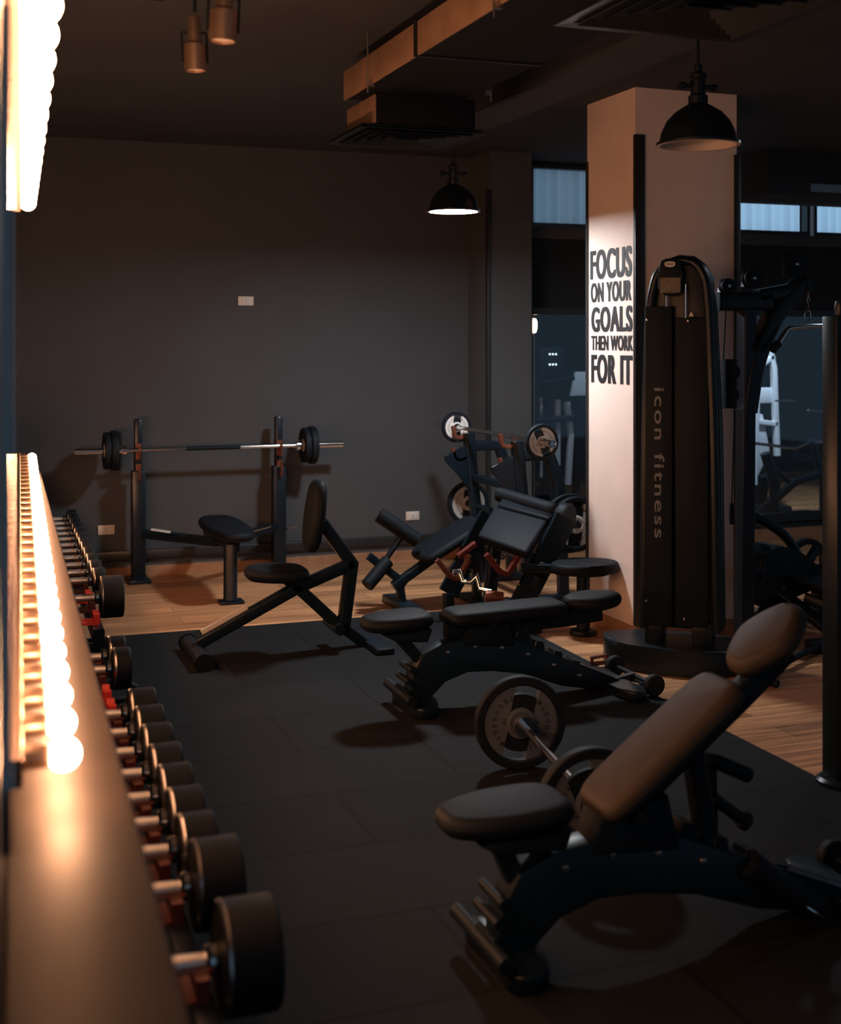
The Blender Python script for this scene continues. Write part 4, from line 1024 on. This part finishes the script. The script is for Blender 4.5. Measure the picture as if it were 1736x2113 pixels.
for y in slots:
    r = racks[0 if y < 5.2 else 1]
    b = B()
    for off in (.15, .27):
        q = Vector((rx(y)-off, y, TZ-.052)); 
        prism(b, [(-.05, -.03), (.05, -.03), (.05, .022), (.03, .024), (.018, .012), (-.018, .012), (-.03, .024), (-.05, .022)], q-dn*.0125, da, (0, 0, 1), dn, .025)
    box(b, rx(y)-.27, rx(y)-.15, y-.05, y+.05, TZ-.075, TZ-.066)
    if y in (4.28, 4.46, 5.72, 6.2): obj('saddle', b, 'red', r, label='red dumbbell saddle, empty')
    else: obj('saddle', b, 'darkred', r)
def dumbbell_tree(R_, hl, lab, cat='dumbbell', group='chrome handled dumbbells on the rack'):
    r = root('dumbbell', lab, cat, (0, 0, 0), group)
    b = B(); lathe(b, [(0, -.075), (.0145, -.075), (.0165, -.03), (.0175, 0), (.0165, .03), (.0145, .075), (0, .075)], (0, 0, 0), (1, 0, 0), 18); obj('handle', b, 'knurl', r)
    for s in (-1, 1):
        b = B(); lathe(b, [(0, .07), (.024, .07), (.03, .078), (.03, .09), (.024, .098), (0, .098)], (0, 0, 0), (s, 0, 0), 20); obj('collar', b, 'chrome', r)
        b = B(); lathe(b, [(0, .096), (R_*.5, .096), (R_*.93, .098), (R_, .104), (R_, .092+hl), (R_*.94, .098+hl), (R_*.6, .1+hl), (0, .098+hl)], (0, 0, 0), (s, 0, 0), 40); hd = obj('weight_head', b, 'rubberblack', r)
        b = B(); lathe(b, [(R_*.955, .0955), (R_*1.003, .101), (R_*1.003, .106), (R_*.955, .0955)], (0, 0, 0), (s, 0, 0), 40); obj('rim_ring', b, 'steel', hd)
    return r
protos = {}
def place_db(y, R_, hl, lab):
    key = (R_, hl)
    if key not in protos: o = protos[key] = dumbbell_tree(R_, hl, lab)
    else: o = copy_tree(protos[key])
    o.location = (rx(y)-.21, y, TZ-.0165); o.rotation_euler = (0, 0, -math.atan(.025)); o['label'] = lab
near = [(2.41, .105, .105, 'largest black dumbbell, nearest on the rack at lower left'), (2.75, .095, .10, 'second nearest large black dumbbell on the rack'),
        (2.96, .078, .08, 'third nearest dumbbell, smaller headed, on the rack'), (3.14, .078, .08, 'fourth nearest dumbbell on the rack'), (3.32, .078, .08, 'fifth nearest dumbbell on the rack'),
        (3.51, .074, .08, 'sixth nearest dumbbell on the rack'), (3.70, .074, .08, 'seventh nearest dumbbell on the rack'), (3.89, .074, .08, 'eighth nearest dumbbell on the rack'),
        (4.09, .074, .08, 'dumbbell just before the empty red saddles of the near rack part'), (4.66, .074, .06, 'first dumbbell beyond the empty red saddles, toward the wood floor'), (4.85, .074, .06, 'last dumbbell of the near group, beside the rubber floor edge')]
for y, R_, hl, lab in near: place_db(y, R_, hl, lab)
place_db(5.98, .095, .10, 'big black dumbbell at the near end of the far group, above red saddle')
ordn = ['first', 'second', 'third', 'fourth', 'fifth', 'sixth', 'seventh', 'eighth', 'ninth', 'tenth', 'eleventh']
for i in range(11):
    place_db(6.42+.225*i, .06, .055, '%s small chrome handled dumbbell of the far group, counted from the near end' % ordn[i])
# a floor lying kettle shape below the far group
b = B(); q = Vector((rx(5.1)-.03, 5.30, 0))
lathe(b, [(0, 0.012), (.07, .012), (.115, .06), (.125, .11), (.10, .17), (.05, .2), (0, .205)], q, n=32)
sweep(b, [q+Vector((-.06, 0, .17)), q+Vector((-.065, 0, .24)), q+Vector((0, 0, .275)), q+Vector((.065, 0, .24)), q+Vector((.06, 0, .17))], circ(.015, 10))
obj('kettlebell', b, 'rubberblack', label='black kettlebell on the floor between the two dumbbell groups', cat='kettlebell', origin=q)

# small items by the tower base
r = root('cable_attachment', 'small copper toned handle clip on the wood floor by the tower base', 'cable handle', P(1240, 1372, z=0))
b = B(); q = P(1240, 1372, z=.01); sweep(b, [q+Vector((-.05, 0, 0.01)), q+Vector((-.05, .0, .04)), q+Vector((.03, 0, .045)), q+Vector((.05, 0, .01))], circ(.009, 10)); rod(b, q+Vector((-.055, 0, .01)), q+Vector((.055, 0, .01)), .011, 12); obj('handle_body', b, 'copper', r)
r = root('floor_strap', 'dark ring strap lying on the rubber floor by the tower base', 'strap', P(1290, 1408, z=.012))
b = B(); q = P(1288, 1408, z=.03); pts = [q+Vector((.085*math.cos(a), .085*math.sin(a), -.005)) for a in [2*PI*i/28 for i in range(29)]]; sweep(b, pts, circ(.010, 8), cap=False); rod(b, q+Vector((-.08, 0, -.005)), P(1200, 1370, z=.025), .010, 10); obj('strap_loop', b, 'rubberblack', r)

# ================================================================ FAR ROOM (behind the glass)
r = root('crosstrainer', 'white cross trainer behind the glass, right of the cable boom', 'cross trainer', (6.2, 10.4, 0), 'machines behind the glass')
YX = 10.3
def K(px, py, y=YX): return P(px, py, Y=y)
for a in ([(1583, 700), (1564, 740), (1560, 860), (1556, 1000)], [(1583, 700), (1597, 760), (1600, 850), (1604, 940)], [(1560, 760), (1596, 735)], [(1562, 870), (1602, 875)]):
    b = B(); sweep(b, [K(*q) for q in a], rrect(.05, .06), up=UPY); obj('white_frame', b, 'whitemachine', r)
b = B(); prism(b, [(K(x, 1).x, K(1580, y).z) for x, y in ((1552, 850), (1575, 855), (1590, 930), (1565, 985), (1552, 985))], (0, YX, 0), (1, 0, 0), (0, 0, 1), (0, 1, 0), .12, bev=.01); obj('white_shroud', b, 'whitemachine', r)
b = B(); box(b, K(1560, 1).x, K(1602, 1).x, YX, YX+.06, K(1580, 832).z, K(1580, 800).z, bev=.01); obj('console', b, 'whitemachine', r)
b = B(); box(b, K(1550, 1).x, K(1610, 1).x, YX-.2, YX+.5, 0, .10, bev=.02); bar(b, [K(1575, 980), (K(1575, 1).x, YX+.1, .05)], .12, .12, UPY); obj('base', b, 'matteblack', r)
r = root('cardio_machine', 'dark cardio machine with glowing console dots seen between pillar and column', 'exercise machine', (4.9, 10.3, 0), 'machines behind the glass')
b = B(); q = K(1141, 745, 10.2); box(b, q.x-.12, q.x+.12, 10.2, 10.28, q.z-.14, q.z+.12, bev=.02); cs = obj('console', b, 'matteblack', r)
b = B()
for dx, dz in ((-.03, .06), (0, .06), (.03, .06), (-.03, -.03), (0, -.03), (.03, -.03)):
    lathe(b, [(0, 0), (.009, 0), (.009, .003), (0, .003)], (q.x+dx, 10.199, q.z+dz), (0, -1, 0), 10)
obj('console_lights', b, emis('console light', (.8, .95, 1), 2.0), cs)
for a in ([(1118, 820), (1125, 900), (1120, 985)], [(1150, 825), (1150, 960)], [(1170, 830), (1178, 900), (1172, 1000)]):
    b = B(); sweep(b, [K(x, y, 10.35) for x, y in a], rrect(.05, .05), up=UPY); obj('white_frame', b, 'whitemachine', r)
b = B(); rod(b, K(1115, 790, 10.2), K(1185, 780, 10.2), .02, 12); rod(b, K(1105, 868, 10.3), K(1185, 862, 10.3), .03, 12); bar(b, [q+Vector((0, .1, -.1)), (q.x, 10.35, .05)], .08, .08, UPY); box(b, q.x-.25, q.x+.25, 10.2, 11.0, 0, .10, bev=.02); obj('frame', b, 'blackmetal', r)
r = root('treadmill', 'grey console machine behind the glass beside the column edge', 'exercise machine', (5.2, 10.9, 0), 'machines behind the glass')
b = B(); q = K(1198, 790, 10.6); prism(b, [(q.x-.09, q.z-.12), (q.x+.2, q.z-.12), (q.x+.12, q.z+.10), (q.x-.04, q.z+.10)], (0, 10.6, 0), (1, 0, 0), (0, 0, 1), (0, 1, 0), .05, bev=.01); obj('console', b, 'whitemachine', r)
b = B(); bar(b, [q+Vector((0.02, .05, -.1)), (q.x, 10.7, .1)], .06, .06, UPY); box(b, q.x-.2, q.x+.3, 10.5, 12.0, 0, .15, bev=.02); obj('deck', b, 'blackmetal', r)
r = root('far_weight_bench', 'dark bench and barbell frame behind the glass at the right', 'exercise bench', (6.9, 10.2, 0), 'machines behind the glass')
for a, rr in (([(1560, 915), (1640, 925), (1672, 912), (1700, 910)], .014), ([(1545, 1075), (1600, 1030), (1640, 995), (1700, 975)], .04), ([(1590, 960), (1630, 995)], .025), ([(1580, 935), (1600, 1000), (1596, 1060)], .05), ([(1640, 940), (1700, 950)], .02), ([(1675, 905), (1700, 1000)], .03), ([(1600, 827), (1640, 826)], .008), ([(1668, 846), (1716, 850)], .008)):
    b = B(); sweep(b, [K(x, y, 9.9) for x, y in a], circ(rr, 12), up=UPY); obj('frame_tube', b, 'chrome' if rr < .015 else 'blackmetal', r)
b = B(); q = K(1600, 1060, 9.9); box(b, q.x-.1, q.x+.5, 9.8, 10.1, 0, .06); bar(b, [q, (q.x, 9.9, .03)], .06, .06, UPY); q = K(1700, 985, 9.9); bar(b, [q, (q.x, 9.9, .03)], .06, .06, UPY); box(b, q.x-.3, q.x+.2, 9.85, 9.95, 0, .06); obj('base', b, 'blackmetal', r)
# bulb strip glimpsed in the far room
r = root('far_lamp', 'small warm vertical lamp behind the glass at the pillar edge', 'lamp', (4.35, 9.6, 0))
b = B(); q = P(1101, 672, Y=9.7); lathe(b, [(0, -.06), (.02, -.055), (.03, -.02), (.03, .03), (.02, .055), (0, .06)], q, n=16); obj('bulb', b, emis('far bulb', (1, .6, .35), 30), r)
b = B(); rod(b, q-Vector((0, 0, .06)), (q.x, 9.7, .03), .012, 10); lathe(b, [(0, 0), (.12, 0), (.12, .02), (0, .03)], (q.x, 9.7, 0), n=20); obj('stand', b, 'bronze', r)
